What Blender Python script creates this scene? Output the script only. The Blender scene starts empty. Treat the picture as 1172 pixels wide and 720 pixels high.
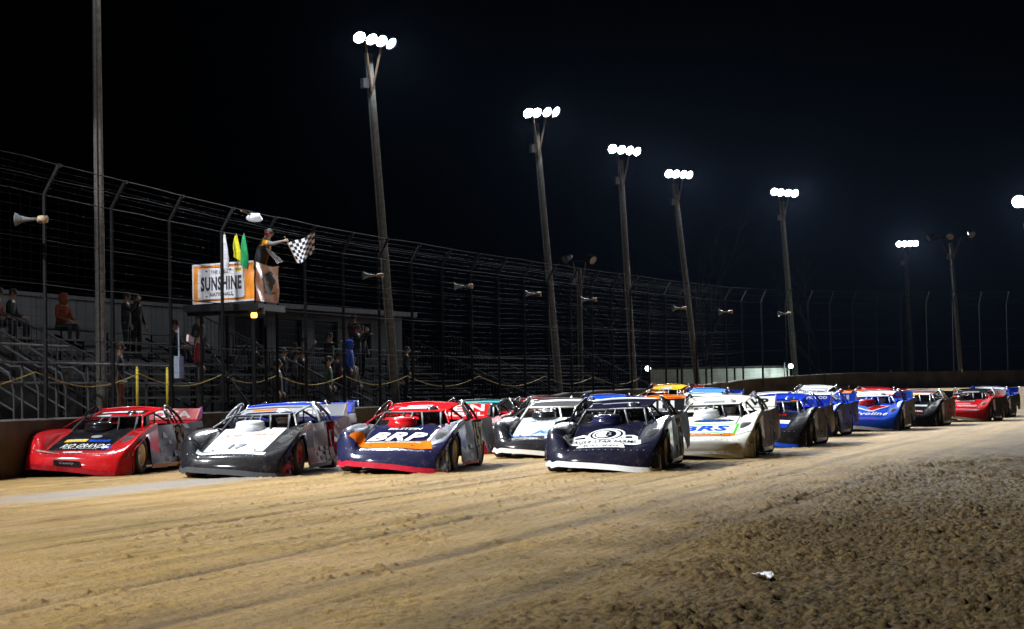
import bpy, bmesh, math, random
import numpy as np
from mathutils import Vector, Matrix
R = math.radians
SC = bpy.context.scene
COL = SC.collection
random.seed(7)

# ------------------------------------------------------------------ camera, sky, exposure
HC = 1.4
pitch = math.atan(89/2280.); roll = R(1.0)
cam_d = bpy.data.cameras.new('camera'); cam = bpy.data.objects.new('camera', cam_d); COL.objects.link(cam)
fw = Vector((0, math.cos(pitch), math.sin(pitch))); r0 = Vector((1, 0, 0)); u0 = Vector((0, -math.sin(pitch), math.cos(pitch)))
rt = r0*math.cos(roll) - u0*math.sin(roll); up = r0*math.sin(roll) + u0*math.cos(roll)
cam.matrix_world = Matrix(((rt.x, up.x, -fw.x, 0), (rt.y, up.y, -fw.y, 0), (rt.z, up.z, -fw.z, HC), (0, 0, 0, 1)))
cam_d.sensor_width = 36; cam_d.lens = 36*2280/1172.; cam_d.clip_start = .1; cam_d.clip_end = 2000
cam_d.dof.use_dof = True; cam_d.dof.focus_distance = 36; cam_d.dof.aperture_fstop = 5.6
SC.camera = cam
SC.view_settings.view_transform = 'Standard'; SC.view_settings.look = 'None'
SC.view_settings.exposure = 0; SC.view_settings.gamma = 1; SC.view_settings.use_curve_mapping = False
SC.render.engine = 'CYCLES'
cy = SC.cycles
cy.use_denoising = True; cy.max_bounces = 6; cy.diffuse_bounces = 2; cy.glossy_bounces = 3; cy.volume_bounces = 0
cy.transparent_max_bounces = 12; cy.sample_clamp_indirect = 4; cy.sample_clamp_direct = 0; cy.caustics_reflective = False; cy.caustics_refractive = False
W = bpy.data.worlds.new('World'); SC.world = W; W.use_nodes = True
nt = W.node_tree; bg = nt.nodes['Background']
sky = nt.nodes.new('ShaderNodeTexSky'); sky.sky_type = 'NISHITA'; sky.sun_disc = False
sky.sun_elevation = R(-3); sky.sun_rotation = R(200)
nt.links.new(sky.outputs[0], bg.inputs[0]); bg.inputs[1].default_value = .0008
LAMP = 490.0          # watts of one floodlight head
HAZE = 0.000011

# ------------------------------------------------------------------ materials
_m = {}
def mat(name, col, rough=.5, metal=0., coat=0., noise=.0, nscale=6., dirt=0., emit=None, estr=0., bump=0., bscale=60., spec=.5):
    if name in _m: return _m[name]
    m = bpy.data.materials.new(name); m.use_nodes = True
    t = m.node_tree; b = t.nodes['Principled BSDF']
    b.inputs['Roughness'].default_value = rough; b.inputs['Metallic'].default_value = metal
    b.inputs['Coat Weight'].default_value = coat; b.inputs['Coat Roughness'].default_value = .11
    b.inputs['Specular IOR Level'].default_value = spec
    c = (*col, 1)
    b.inputs['Base Color'].default_value = c
    out = None
    tc = t.nodes.new('ShaderNodeTexCoord')
    if noise > 0:
        n = t.nodes.new('ShaderNodeTexNoise'); n.inputs['Scale'].default_value = nscale; n.inputs['Detail'].default_value = 5
        t.links.new(tc.outputs['Object'], n.inputs['Vector'])
        mr = t.nodes.new('ShaderNodeMapRange'); mr.inputs[1].default_value = .3; mr.inputs[2].default_value = .7
        mr.inputs[3].default_value = 1-noise; mr.inputs[4].default_value = 1+noise
        t.links.new(n.outputs['Fac'], mr.inputs[0])
        mx = t.nodes.new('ShaderNodeMix'); mx.data_type = 'RGBA'; mx.blend_type = 'MULTIPLY'; mx.inputs[0].default_value = 1
        mx.inputs[6].default_value = c; t.links.new(mr.outputs[0], mx.inputs[7])
        out = mx.outputs[2]
    if dirt > 0:
        n2 = t.nodes.new('ShaderNodeTexNoise'); n2.inputs['Scale'].default_value = 3.5; n2.inputs['Detail'].default_value = 8; n2.inputs['Roughness'].default_value = .68
        t.links.new(tc.outputs['Object'], n2.inputs['Vector'])
        r2 = t.nodes.new('ShaderNodeMapRange'); r2.inputs[1].default_value = .52; r2.inputs[2].default_value = .75; r2.inputs[3].default_value = 0; r2.inputs[4].default_value = dirt
        t.links.new(n2.outputs['Fac'], r2.inputs[0])
        sp = t.nodes.new('ShaderNodeSeparateXYZ'); t.links.new(tc.outputs['Object'], sp.inputs[0])
        rl = t.nodes.new('ShaderNodeMapRange'); rl.inputs[1].default_value = .10; rl.inputs[2].default_value = .52; rl.inputs[3].default_value = 1; rl.inputs[4].default_value = 0; t.links.new(sp.outputs[2], rl.inputs[0])
        n4 = t.nodes.new('ShaderNodeTexNoise'); n4.inputs['Scale'].default_value = 13; n4.inputs['Detail'].default_value = 7; n4.inputs['Roughness'].default_value = .75; t.links.new(tc.outputs['Object'], n4.inputs['Vector'])
        r4 = t.nodes.new('ShaderNodeMapRange'); r4.inputs[1].default_value = .50; r4.inputs[2].default_value = .64; r4.inputs[4].default_value = .22; t.links.new(n4.outputs['Fac'], r4.inputs[0])
        ml = t.nodes.new('ShaderNodeMath'); ml.operation = 'MULTIPLY'; t.links.new(rl.outputs[0], ml.inputs[0]); t.links.new(r4.outputs[0], ml.inputs[1])
        mm = t.nodes.new('ShaderNodeMath'); mm.operation = 'MAXIMUM'; t.links.new(r2.outputs[0], mm.inputs[0]); t.links.new(ml.outputs[0], mm.inputs[1]); r2 = mm
        m2 = t.nodes.new('ShaderNodeMix'); m2.data_type = 'RGBA'
        t.links.new(r2.outputs[0], m2.inputs[0])
        if out: t.links.new(out, m2.inputs[6])
        else: m2.inputs[6].default_value = c
        m2.inputs[7].default_value = (.2, .15, .09, 1)
        out = m2.outputs[2]
        ra = t.nodes.new('ShaderNodeMath'); ra.operation = 'MULTIPLY_ADD'; ra.inputs[1].default_value = .5; ra.inputs[2].default_value = rough
        t.links.new(r2.outputs[0], ra.inputs[0]); t.links.new(ra.outputs[0], b.inputs['Roughness'])
    if out: t.links.new(out, b.inputs['Base Color'])
    if bump > 0:
        n3 = t.nodes.new('ShaderNodeTexNoise'); n3.inputs['Scale'].default_value = bscale; n3.inputs['Detail'].default_value = 4
        t.links.new(tc.outputs['Object'], n3.inputs['Vector'])
        bp = t.nodes.new('ShaderNodeBump'); bp.inputs['Strength'].default_value = bump; bp.inputs['Distance'].default_value = .02
        t.links.new(n3.outputs['Fac'], bp.inputs['Height']); t.links.new(bp.outputs[0], b.inputs['Normal'])
    if emit:
        b.inputs['Emission Color'].default_value = (*emit, 1); b.inputs['Emission Strength'].default_value = estr
    m.diffuse_color = c
    _m[name] = m
    return m
def paint(name, col, rough=.45, coat=1.0, dirt=.08, metal=0., spec=.05): return mat('paint_'+name, col, rough, metal, coat, .06, 3, dirt, spec=spec)

STEEL = mat('galvanised_steel', (.30, .31, .32), .45, .7, 0, .2, 20)
BLACKM = mat('black_metal', (.012, .012, .013), .6, 0, spec=.15)
DARKPOST = mat('dark_post', (.010, .010, .011), .65, 0, 0, .2, 10, spec=.12)
WIRE = mat('fence_wire', (.006, .006, .0065), .7, 0, spec=.05)
WOOD = mat('weathered_pole_wood', (.14, .135, .115), .85, 0, 0, .35, 9, 0, bump=.4, bscale=30)
ARMWOOD = mat('timber_brace', (.19, .12, .07), .8, 0, 0, .3, 14)
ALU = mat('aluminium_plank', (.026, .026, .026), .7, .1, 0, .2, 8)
CABLE = mat('cable_dark', (.010, .010, .011), .65, 0, spec=.1)
CONC = mat('dusty_concrete', (.085, .074, .057), .95, 0, 0, .45, 1.6, 0, bump=.5, bscale=14)
TYRE = mat('tyre_rubber', (.018, .017, .016), .8, 0, 0, .3, 14, .35)
CAGE = mat('cage_black', (.012, .012, .013), .6, 0, 0)
WHITE = mat('white_vinyl', (.82, .82, .84), .35, 0, .4)
YEL = mat('yellow_plastic', (.45, .32, .01), .6)

# ------------------------------------------------------------------ mesh helpers
class MB:
    def __init__(s): s.v = []; s.f = []; s.m = []
    def add(s, vs, fs, mi=0):
        o = len(s.v); s.v += [tuple(x) for x in vs]; s.f += [tuple(i+o for i in f) for f in fs]; s.m += [mi]*len(fs); return s
    def box(s, c, d, rz=0, mi=0, ry=0, rx=0):
        x, y, z = d[0]/2, d[1]/2, d[2]/2
        M = Matrix.Translation(c) @ Matrix.Rotation(rz, 4, 'Z') @ Matrix.Rotation(ry, 4, 'Y') @ Matrix.Rotation(rx, 4, 'X')
        vs = [M @ Vector(p) for p in ((-x,-y,-z),(x,-y,-z),(x,y,-z),(-x,y,-z),(-x,-y,z),(x,-y,z),(x,y,z),(-x,y,z))]
        return s.add(vs, [(0,3,2,1),(4,5,6,7),(0,1,5,4),(1,2,6,5),(2,3,7,6),(3,0,4,7)], mi)
    def tube(s, pts, r, n=6, mi=0, cap=True):
        pts = [Vector(p) for p in pts]; rs = r if isinstance(r, (list, tuple)) else [r]*len(pts)
        rings = []
        ref = None
        for i, p in enumerate(pts):
            a = pts[max(i-1, 0)]; b = pts[min(i+1, len(pts)-1)]
            d = (b-a).normalized()
            if ref is None or abs(ref.dot(d)) > .98: ref = Vector((0, 0, 1)) if abs(d.z) < .9 else Vector((1, 0, 0))
            x = d.cross(ref).normalized(); y = d.cross(x).normalized(); ref = x.cross(d)*1.0
            rings.append([p + (x*math.cos(2*math.pi*k/n+.4) + y*math.sin(2*math.pi*k/n+.4))*rs[i] for k in range(n)])
        vs = [v for rr in rings for v in rr]; fs = []
        for i in range(len(pts)-1):
            for k in range(n):
                fs.append((i*n+k, i*n+(k+1) % n, (i+1)*n+(k+1) % n, (i+1)*n+k))
        if cap: fs += [tuple(range(n))[::-1], tuple((len(pts)-1)*n+k for k in range(n))]
        return s.add(vs, fs, mi)
    def lathe(s, prof, M=None, n=24, mi=0):          # prof: (radius, height) about z
        M = M or Matrix(); vs = []; fs = []
        for (r, h) in prof:
            for k in range(n):
                a = 2*math.pi*k/n; vs.append(M @ Vector((r*math.cos(a), r*math.sin(a), h)))
        for i in range(len(prof)-1):
            for k in range(n): fs.append((i*n+k, i*n+(k+1) % n, (i+1)*n+(k+1) % n, (i+1)*n+k))
        return s.add(vs, fs, mi)
    def mesh(s, name, mats=(), smooth=False):
        me = bpy.data.meshes.new(name); me.from_pydata(s.v, [], s.f)
        for m in mats: me.materials.append(m)
        me.polygons.foreach_set('material_index', s.m)
        if smooth: me.polygons.foreach_set('use_smooth', [True]*len(s.f))
        me.update(); return me
    def build(s, name, m, parent=None, smooth=False, loc=None):
        ms = m if isinstance(m, (list, tuple)) else [m]
        o = bpy.data.objects.new(name, s.mesh(name, ms, smooth)); COL.objects.link(o)
        if parent: o.parent = parent
        if loc: o.location = loc
        return o
def tag(o, label=None, cat=None, group=None, kind=None):
    if label: o['label'] = label
    if cat: o['category'] = cat
    if group: o['group'] = group
    if kind: o['kind'] = kind
    return o
def empty(name, loc=(0, 0, 0), rz=0, label=None, cat=None, group=None):
    o = bpy.data.objects.new(name, None); COL.objects.link(o); o.location = loc; o.rotation_euler = (0, 0, rz); o.empty_display_size = .3
    return tag(o, label, cat, group)
def link(name, me, parent, m=None, loc=None, rot=None, scale=None):
    o = bpy.data.objects.new(name, me); COL.objects.link(o); o.parent = parent
    if loc: o.location = loc
    if rot: o.rotation_euler = rot
    if scale: o.scale = scale
    if m is not None:
        if not me.materials: me.materials.append(m)
        o.material_slots[0].link = 'OBJECT'; o.material_slots[0].material = m
    return o
def text2d(s, w, h, shear=0., bold=.0, keep=False):
    cu = bpy.data.curves.new('lettering', 'FONT'); cu.body = s; cu.shear = shear; cu.offset = bold; cu.resolution_u = 2; cu.fill_mode = 'FRONT'; cu.space_character = 1.08
    o = bpy.data.objects.new('lettering', cu); me = bpy.data.meshes.new_from_object(o)
    v = np.array([x.co[:2] for x in me.vertices]); f = [tuple(p.vertices) for p in me.polygons]
    bpy.data.objects.remove(o); bpy.data.curves.remove(cu); bpy.data.meshes.remove(me)
    mn, mx = v.min(0), v.max(0); c = (mn+mx)/2; d = mx-mn
    v = (v-c)/d*np.array([w, h])
    return v, f

# ------------------------------------------------------------------ track plan: the fence line
FP = np.array([(-14.5, 8), (-13, 18), (-11.5, 27), (-9.3, 36), (-5.25, 53), (1.7, 71.5), (9.2, 88), (13.5, 92.5), (18.5, 95.5), (25, 97.5), (34, 99), (46, 100)], float)
def catmull(P, n=40):
    Q = np.vstack([2*P[0]-P[1], P, 2*P[-1]-P[-2]]); out = []
    for i in range(1, len(Q)-2):
        a, b, c, d = Q[i-1], Q[i], Q[i+1], Q[i+2]
        for t in np.linspace(0, 1, n, endpoint=False):
            out.append(.5*((2*b)+(c-a)*t+(2*a-5*b+4*c-d)*t*t+(3*b-a-3*c+d)*t**3))
    out.append(Q[-2]); return np.array(out)
FC = catmull(FP); FS = np.r_[0, np.cumsum(np.hypot(*np.diff(FC, axis=0).T))]; FS -= np.interp(36, FC[:, 1], FS)
def fpos(s): return np.array([np.interp(s, FS, FC[:, 0]), np.interp(s, FS, FC[:, 1])])
def fdir(s):
    d = fpos(s+.5)-fpos(s-.5); return d/np.hypot(*d)
def fp(s, t=0., z=0.):                 # t metres behind the fence (away from the track)
    p = fpos(s); d = fdir(s); return Vector((p[0]-d[1]*t, p[1]+d[0]*t, z))
def fyaw(s): d = fdir(s); return math.atan2(d[1], d[0])
def sstep(x, a, b):
    x = np.clip((np.asarray(x, float)-a)/(b-a), 0, 1); return x*x*(3-2*x)
_sub = FC[::6]; _ssub = FS[::6]
def bank(x, y):                        # the turn is banked up towards its wall
    x = np.asarray(x, float); y = np.asarray(y, float); sh = x.shape
    xf, yf = x.ravel(), y.ravel(); out = np.zeros(xf.shape)
    sel = np.where((yf > 45) & (yf < 140) & (xf > -25) & (xf < 70))[0]
    for k in range(0, len(sel), 60000):
        q = sel[k:k+60000]
        d2 = (xf[q, None]-_sub[None, :, 0])**2 + (yf[q, None]-_sub[None, :, 1])**2
        j = d2.argmin(1); d = np.sqrt(d2[np.arange(len(q)), j]); s = _ssub[j]
        Bm = .40*sstep(s, 25, 46) + .85*sstep(s, 48, 66)
        dx, dy = fdir_arr(s); side = (xf[q]-_sub[j, 0])*(-dy)+(yf[q]-_sub[j, 1])*dx    # >0 : behind the fence
        dd = np.where(side > 0, 0, d)
        out[q] = Bm*(1-sstep(dd, .5, 11))
    return out.reshape(sh)
def fdir_arr(s):
    a = np.stack([np.interp(s+.5, FS, FC[:, 0])-np.interp(s-.5, FS, FC[:, 0]), np.interp(s+.5, FS, FC[:, 1])-np.interp(s-.5, FS, FC[:, 1])])
    a /= np.hypot(*a); return a
def gz(x, y): return float(bank(np.array([x]), np.array([y]))[0])

# ------------------------------------------------------------------ ground
rng = np.random.default_rng(3)
LAT = rng.random((256, 256))
def vnoise(x, y):
    xi = np.floor(x).astype(int); yi = np.floor(y).astype(int); fx = x-xi; fy = y-yi
    fx = fx*fx*(3-2*fx); fy = fy*fy*(3-2*fy)
    a = LAT[xi & 255, yi & 255]; b = LAT[(xi+1) & 255, yi & 255]; c = LAT[xi & 255, (yi+1) & 255]; d = LAT[(xi+1) & 255, (yi+1) & 255]
    return (a*(1-fx)+b*fx)*(1-fy)+(c*(1-fx)+d*fx)*fy
def fbm(x, y, o=4):
    v = 0; a = .5
    for _ in range(o): v = v+a*vnoise(x, y); x = x*2.03+17; y = y*2.03+5; a *= .5
    return v
LX, LY, LR = rng.random((256, 256)), rng.random((256, 256)), rng.random((256, 256))
def clods(x, y, s):
    x = x/s; y = y/s; xi = np.floor(x).astype(int); yi = np.floor(y).astype(int); out = np.zeros(x.shape)
    for i in (-1, 0, 1):
        for j in (-1, 0, 1):
            a, b = xi+i, yi+j; px = a+LX[a & 255, b & 255]; py = b+LY[a & 255, b & 255]; r = LR[a & 255, b & 255]
            d2 = ((x-px)**2+(y-py)**2)/(.25+.55*r)**2
            out = np.maximum(out, np.sqrt(np.clip(1-d2, 0, 1))*(.25+.75*r))
    return out*s
def graded(a, b, d0, g, dmax):
    o = [a]; d = d0
    while o[-1] < b: o.append(o[-1]+d); d = min(d*g, dmax)
    return o
xs = np.arange(-4.2, 7.0, .021)
xs = np.r_[-np.array(graded(4.2, 250, .03, 1.05, 8))[::-1], xs[1:], graded(7.0, 250, .03, 1.045, 8)]
ys = np.r_[-50, -20, 0, 6, 9, np.arange(10.5, 19, .027), graded(19, 36, .03, 1.006, .09), graded(36.1, 380, .1, 1.02, 9)]
ys = np.unique(ys)
GX, GY = np.meshgrid(xs, ys)
ca, sa = .31, .95                       # direction the tyre tracks run
Q = GX*sa - GY*ca                       # lateral coordinate across the tracks
L = GX*ca + GY*sa
bx = np.interp(GY, [0, 12.2, 13.4, 16.7, 22.4, 27.3, 33, 39.7, 57, 80, 110], [-3.2, -1.1, -.55, .2, 1.35, 2.9, 4.95, 7.6, 14.6, 25, 40])
wob = (fbm(GX*.7, GY*.35, 4)-.5)*2.4 + (fbm(GX*3+50, GY*2, 3)-.5)*.9
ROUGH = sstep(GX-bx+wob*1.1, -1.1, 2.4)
DARKEN = sstep(GX-bx+wob*1.6, -3.2, 1.2)*(1-.5*sstep(GY, 45, 70))  # ground colour darkens gradually towards the right
fade = 1-sstep(GY, 60, 110)
near = 1-sstep(GY, 40, 60)
grain = rng.random(GX.shape)-.5
cl = clods(GX, GY, .052)*.75 + clods(GX+31, GY+7, .034)*.9 + clods(GX+11, GY+3, .10)*.55*sstep(vnoise(GX*3, GY*2.2), .55, .8) + grain*.012
BIG = sstep(fbm(GX*1.3+9, GY*.8+4, 3), .33, .58)
spk = clods(GX+5, GY+77, .11)*sstep(vnoise(GX*1.1, GY*.8), .62, .9)*.35
crumb = clods(GX+3, GY+19, .045)*sstep(vnoise(GX*9+4, GY*7), .72, .9)*(.3+.7*sstep(fbm(GX*.9, GY*.5, 3), .35, .6))
hz = bank(GX, GY)
hz = hz + near*(ROUGH*(cl*(.65+.3*BIG) + (fbm(GX*1.6, GY*1.6, 3)-.5)*.035) + (1-ROUGH)*(spk*.5+crumb*.8+grain*.007+(fbm(GX*14, GY*14, 3)-.5)*.014))
hz = hz + near*(fbm(Q*5+3, L*.25, 3)-.5)*.03
RUT = np.zeros(GX.shape)
for (qx, qy, w, d) in ((-4.71, 18.25, .10, .035), (-4.0, 18.25, .2, -.02), (-8.2, 31.0, .12, .025), (1.37, 28.4, .14, .02), (.6, 28.4, .22, -.012), (-1.6, 30, .15, .015), (3.6, 30, .2, .015), (5.3, 30, .2, .02)):
    qc = qx*sa-qy*ca; w *= .55; g = np.exp(-((Q-qc+(vnoise(L*.15, L*0+qx)-.5)*.35+(vnoise(L*1.5, L*0+qx)-.5)*.05)/w)**2)*(.45+.55*vnoise(L*.6+qx, Q*0))
    hz -= near*g*d; RUT = np.maximum(RUT, g if d > 0 else 0)
ny, nx = GX.shape
co = np.stack([GX, GY, hz], -1).reshape(-1, 3).astype(np.float32)
idx = np.arange(ny*nx).reshape(ny, nx)
quads = np.stack([idx[:-1, :-1], idx[:-1, 1:], idx[1:, 1:], idx[1:, :-1]], -1).reshape(-1, 4).astype(np.int32)
gm = bpy.data.meshes.new('dirt_ground'); gm.vertices.add(len(co)); gm.vertices.foreach_set('co', co.ravel())
gm.loops.add(quads.size); gm.loops.foreach_set('vertex_index', quads.ravel())
gm.polygons.add(len(quads)); gm.polygons.foreach_set('loop_start', np.arange(0, quads.size, 4, dtype=np.int32))
gm.polygons.foreach_set('use_smooth', np.ones(len(quads), bool))
gm.update(calc_edges=True)
at = gm.attributes.new('rough', 'FLOAT', 'POINT'); at.data.foreach_set('value', ROUGH.ravel().astype(np.float32))
at = gm.attributes.new('darken', 'FLOAT', 'POINT'); at.data.foreach_set('value', DARKEN.ravel().astype(np.float32))
at = gm.attributes.new('rut', 'FLOAT', 'POINT'); at.data.foreach_set('value', RUT.ravel().astype(np.float32))
PQ = (-6.03*sa-30.7*ca)                # the polished grey groove beside the leading cars
pol = np.exp(-((Q-PQ+(vnoise(L*.1, L*0)-.5)*.5)/.75)**4)*sstep(L, 22, 26)*(1-sstep(L, 34, 40))
at = gm.attributes.new('polish', 'FLOAT', 'POINT'); at.data.foreach_set('value', pol.ravel().astype(np.float32))
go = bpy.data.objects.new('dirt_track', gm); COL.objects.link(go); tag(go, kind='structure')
def ground_material():
    m = bpy.data.materials.new('track_dirt'); m.use_nodes = True; t = m.node_tree; b = t.nodes['Principled BSDF']
    N = t.nodes.new; K = t.links.new
    g = N('ShaderNodeNewGeometry')
    mp = N('ShaderNodeMapping'); mp.vector_type = 'POINT'; mp.inputs['Rotation'].default_value = (0, 0, math.atan2(ca, sa)); K(g.outputs['Position'], mp.inputs['Vector'])
    def noise(scale, vec, detail=5, ro=.6):
        n = N('ShaderNodeTexNoise'); n.inputs['Scale'].default_value = scale; n.inputs['Detail'].default_value = detail; n.inputs['Roughness'].default_value = ro; K(vec, n.inputs['Vector']); return n.outputs['Fac']
    def stretch(sx, sy):
        q = N('ShaderNodeMapping'); q.inputs['Scale'].default_value = (sx, sy, 1); K(mp.outputs[0], q.inputs['Vector']); return q.outputs[0]
    def rng_(v, a, b_, c=0., d=1.):
        q = N('ShaderNodeMapRange'); q.inputs[1].default_value = a; q.inputs[2].default_value = b_; q.inputs[3].default_value = c; q.inputs[4].default_value = d; K(v, q.inputs[0]); return q.outputs[0]
    def mix(f, a, b_):
        q = N('ShaderNodeMix'); q.data_type = 'RGBA'
        if isinstance(f, float): q.inputs[0].default_value = f
        else: K(f, q.inputs[0])
        for s, v in ((6, a), (7, b_)):
            if isinstance(v, tuple): q.inputs[s].default_value = (*v, 1)
            else: K(v, q.inputs[s])
        return q.outputs[2]
    def att(n):
        q = N('ShaderNodeAttribute'); q.attribute_name = n; return q.outputs['Fac']
    def mul(a, b_):
        q = N('ShaderNodeMath'); q.operation = 'MULTIPLY'; K(a, q.inputs[0])
        if isinstance(b_, float): q.inputs[1].default_value = b_
        else: K(b_, q.inputs[1])
        return q.outputs[0]
    streak = noise(1., stretch(2.2, .06), 6, .65)
    streak2 = noise(1., stretch(.55, .03), 4)
    fine = noise(48., g.outputs['Position'], 6, .75)
    blot = noise(.8, g.outputs['Position'], 5)
    c = mix(rng_(streak, .34, .66), (.135, .080, .020), (.42, .255, .075))
    c = mix(rng_(streak2, .42, .62, 0, .7), c, (.23, .15, .033))
    c = mix(rng_(blot, .4, .7, 0, .5), c, (.40, .265, .135))
    c = mix(rng_(fine, .46, .66, 0, .6), c, (.13, .08, .03))
    fstr = noise(1., stretch(14., .9), 6, .7)
    c = mix(rng_(fstr, .5, .68, 0, .4), c, (.15, .095, .03))
    c = mix(rng_(noise(1., stretch(9., .35), 4, .6), .54, .7, 0, .35), c, (.46, .315, .16))
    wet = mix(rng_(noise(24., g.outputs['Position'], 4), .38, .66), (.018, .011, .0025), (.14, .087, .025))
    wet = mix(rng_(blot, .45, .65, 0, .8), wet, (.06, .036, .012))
    c = mix(mul(att('darken'), .65), c, (.13, .083, .024))
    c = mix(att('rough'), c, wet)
    c = mix(mul(att('rut'), .8), c, (.07, .045, .02))
    c = mix(mul(att('polish'), .7), c, (.195, .19, .19))
    K(c, b.inputs['Base Color'])
    b.inputs['Specular IOR Level'].default_value = .3
    rr = N('ShaderNodeMath'); rr.operation = 'MULTIPLY_ADD'; K(att('polish'), rr.inputs[0]); rr.inputs[1].default_value = -.05; rr.inputs[2].default_value = .9; K(rr.outputs[0], b.inputs['Roughness'])
    bp = N('ShaderNodeBump'); bp.inputs['Distance'].default_value = .02; bp.inputs['Strength'].default_value = .5; K(noise(38., g.outputs['Position'], 5, .7), bp.inputs['Height'])
    bp2 = N('ShaderNodeBump'); bp2.inputs['Distance'].default_value = .06; bp2.inputs['Strength'].default_value = .6; K(noise(7., g.outputs['Position'], 5, .7), bp2.inputs['Height']); K(bp.outputs[0], bp2.inputs['Normal'])
    K(bp2.outputs[0], b.inputs['Normal'])
    return m
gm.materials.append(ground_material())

# ------------------------------------------------------------------ concrete wall along the fence
def ribbon(mb, s0, s1, ds, t0, t1, zb, zt, zrel=True):
    S = np.arange(s0, s1+1e-6, ds)
    rows = []
    for s in S:
        zz = gz(*fpos(s)) if zrel else 0
        rows.append([fp(s, t0, zb+zz), fp(s, t0+.02, zt+zz-.03), fp(s, t0+.05, zt+zz), fp(s, t1, zt+zz), fp(s, t1, zb+zz)])
    vs = [v for r in rows for v in r]; fs = []
    for i in range(len(S)-1):
        for k in range(4): fs.append((i*5+k, (i+1)*5+k, (i+1)*5+k+1, i*5+k+1))
    fs.append((0, 1, 2, 3, 4)); n = (len(S)-1)*5; fs.append((n+4, n+3, n+2, n+1, n))
    mb.add(vs, fs)
def wall_h(s): return 1.06-.25*float(sstep(s, 50, 64))
wb = MB()
S = np.arange(-27, 95.2, 1.0); rows = []
for s in S:
    zz = gz(*fpos(s)); h = wall_h(s)
    rows.append([fp(s, -.12, zz-.4), fp(s, -.06, zz+h-.03), fp(s, -.03, zz+h), fp(s, .22, zz+h), fp(s, .25, zz-.4)])
vs = [v for r in rows for v in r]; fs = []
for i in range(len(S)-1):
    for k in range(4): fs.append((i*5+k, (i+1)*5+k, (i+1)*5+k+1, i*5+k+1))
fs += [(0, 1, 2, 3, 4), tuple((len(S)-1)*5+k for k in (4, 3, 2, 1, 0))]
wb.add(vs, fs)
for s in np.arange(-25, 94, 4.0):          # panel joints
    zz = gz(*fpos(s)); wb.box(fp(s, -.11, zz+.45), (.05, .06, .9), fyaw(s))
tag(wb.build('concrete_wall', CONC), 'dusty grey brown concrete wall curving round the outside of the track', 'wall')

# ------------------------------------------------------------------ catch fence
fence = empty('catch_fence', fp(0, 0, 0), 0, 'tall wire catch fence with dark posts and arms leaning in over the track', 'fence')
FI = Matrix.Translation(fp(0, 0, 0)).inverted()
def fbuild(mb, name, m, smooth=False):
    mb.v = [tuple(FI @ Vector(v)) for v in mb.v]; return mb.build(name, m, fence, smooth)
ss = [-25.9, -22.8, -19.7, -16.6, -13.5, -10.4, -7.3, -4.3, -1.2, 1.9, 5.05, 8.2, 11.35]
while ss[-1] < 94:
    ss.append(ss[-1] + float(np.interp(ss[-1], [11, 24, 40, 62, 80], [2.8, 2.4, 2.2, 1.4, 1.5])))
def fz(s): return gz(*fpos(s))
def zr(s, h): g = fz(s); return g+h*(5.86-g)/5.86 if h < 5.3 else h
PROFZ = [(0, 1.0), (0, 5.33), (-.30, 5.86)]
for s in ss:
    mb = MB(); mb.tube([fp(s, 0, fz(s)+.2), fp(s, 0, 5.33), fp(s, -.30, 5.86)], .042 if s < 60 else .035, 6)
    o = fbuild(mb, 'post', DARKPOST)
    mb = MB()
    mb.box(fp(s, -.30, 5.86), (.08, .08, .07), fyaw(s))
    fbuild(mb, 'clamp', CABLE).parent = o
SF = np.arange(-26, 94.5, 1.2)
mb = MB()
for (t, h, r) in ((-.045, 5.31, .012), (-.33, 5.88, .012), (-.045, 3.6, .011), (-.045, 2.55, .010), (-.045, 4.45, .006), (-.18, 5.6, .008)):
    mb.tube([fp(s, t, zr(s, h)+random.uniform(-.015, .015)) for s in SF], r, 4)
fbuild(mb, 'cable', CABLE)
mb = MB(); h = 1.1
hs = list(np.arange(1.12, 5.3, .17)) 
for h in hs: mb.tube([fp(s, -.05, zr(s, h)) for s in SF], .0026, 3, cap=False)
for k in range(1, 5): mb.tube([fp(s, -.05-.27*k/5, 5.33+.53*k/5) for s in SF], .0026, 3, cap=False)
for s in np.arange(-26, 94, .4): mb.tube([fp(s, -.055, zr(s, 1.1)), fp(s, -.055, 5.33), fp(s, -.34, 5.86)], .0022, 3, cap=False)
fbuild(mb, 'wire_mesh', WIRE)

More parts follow.
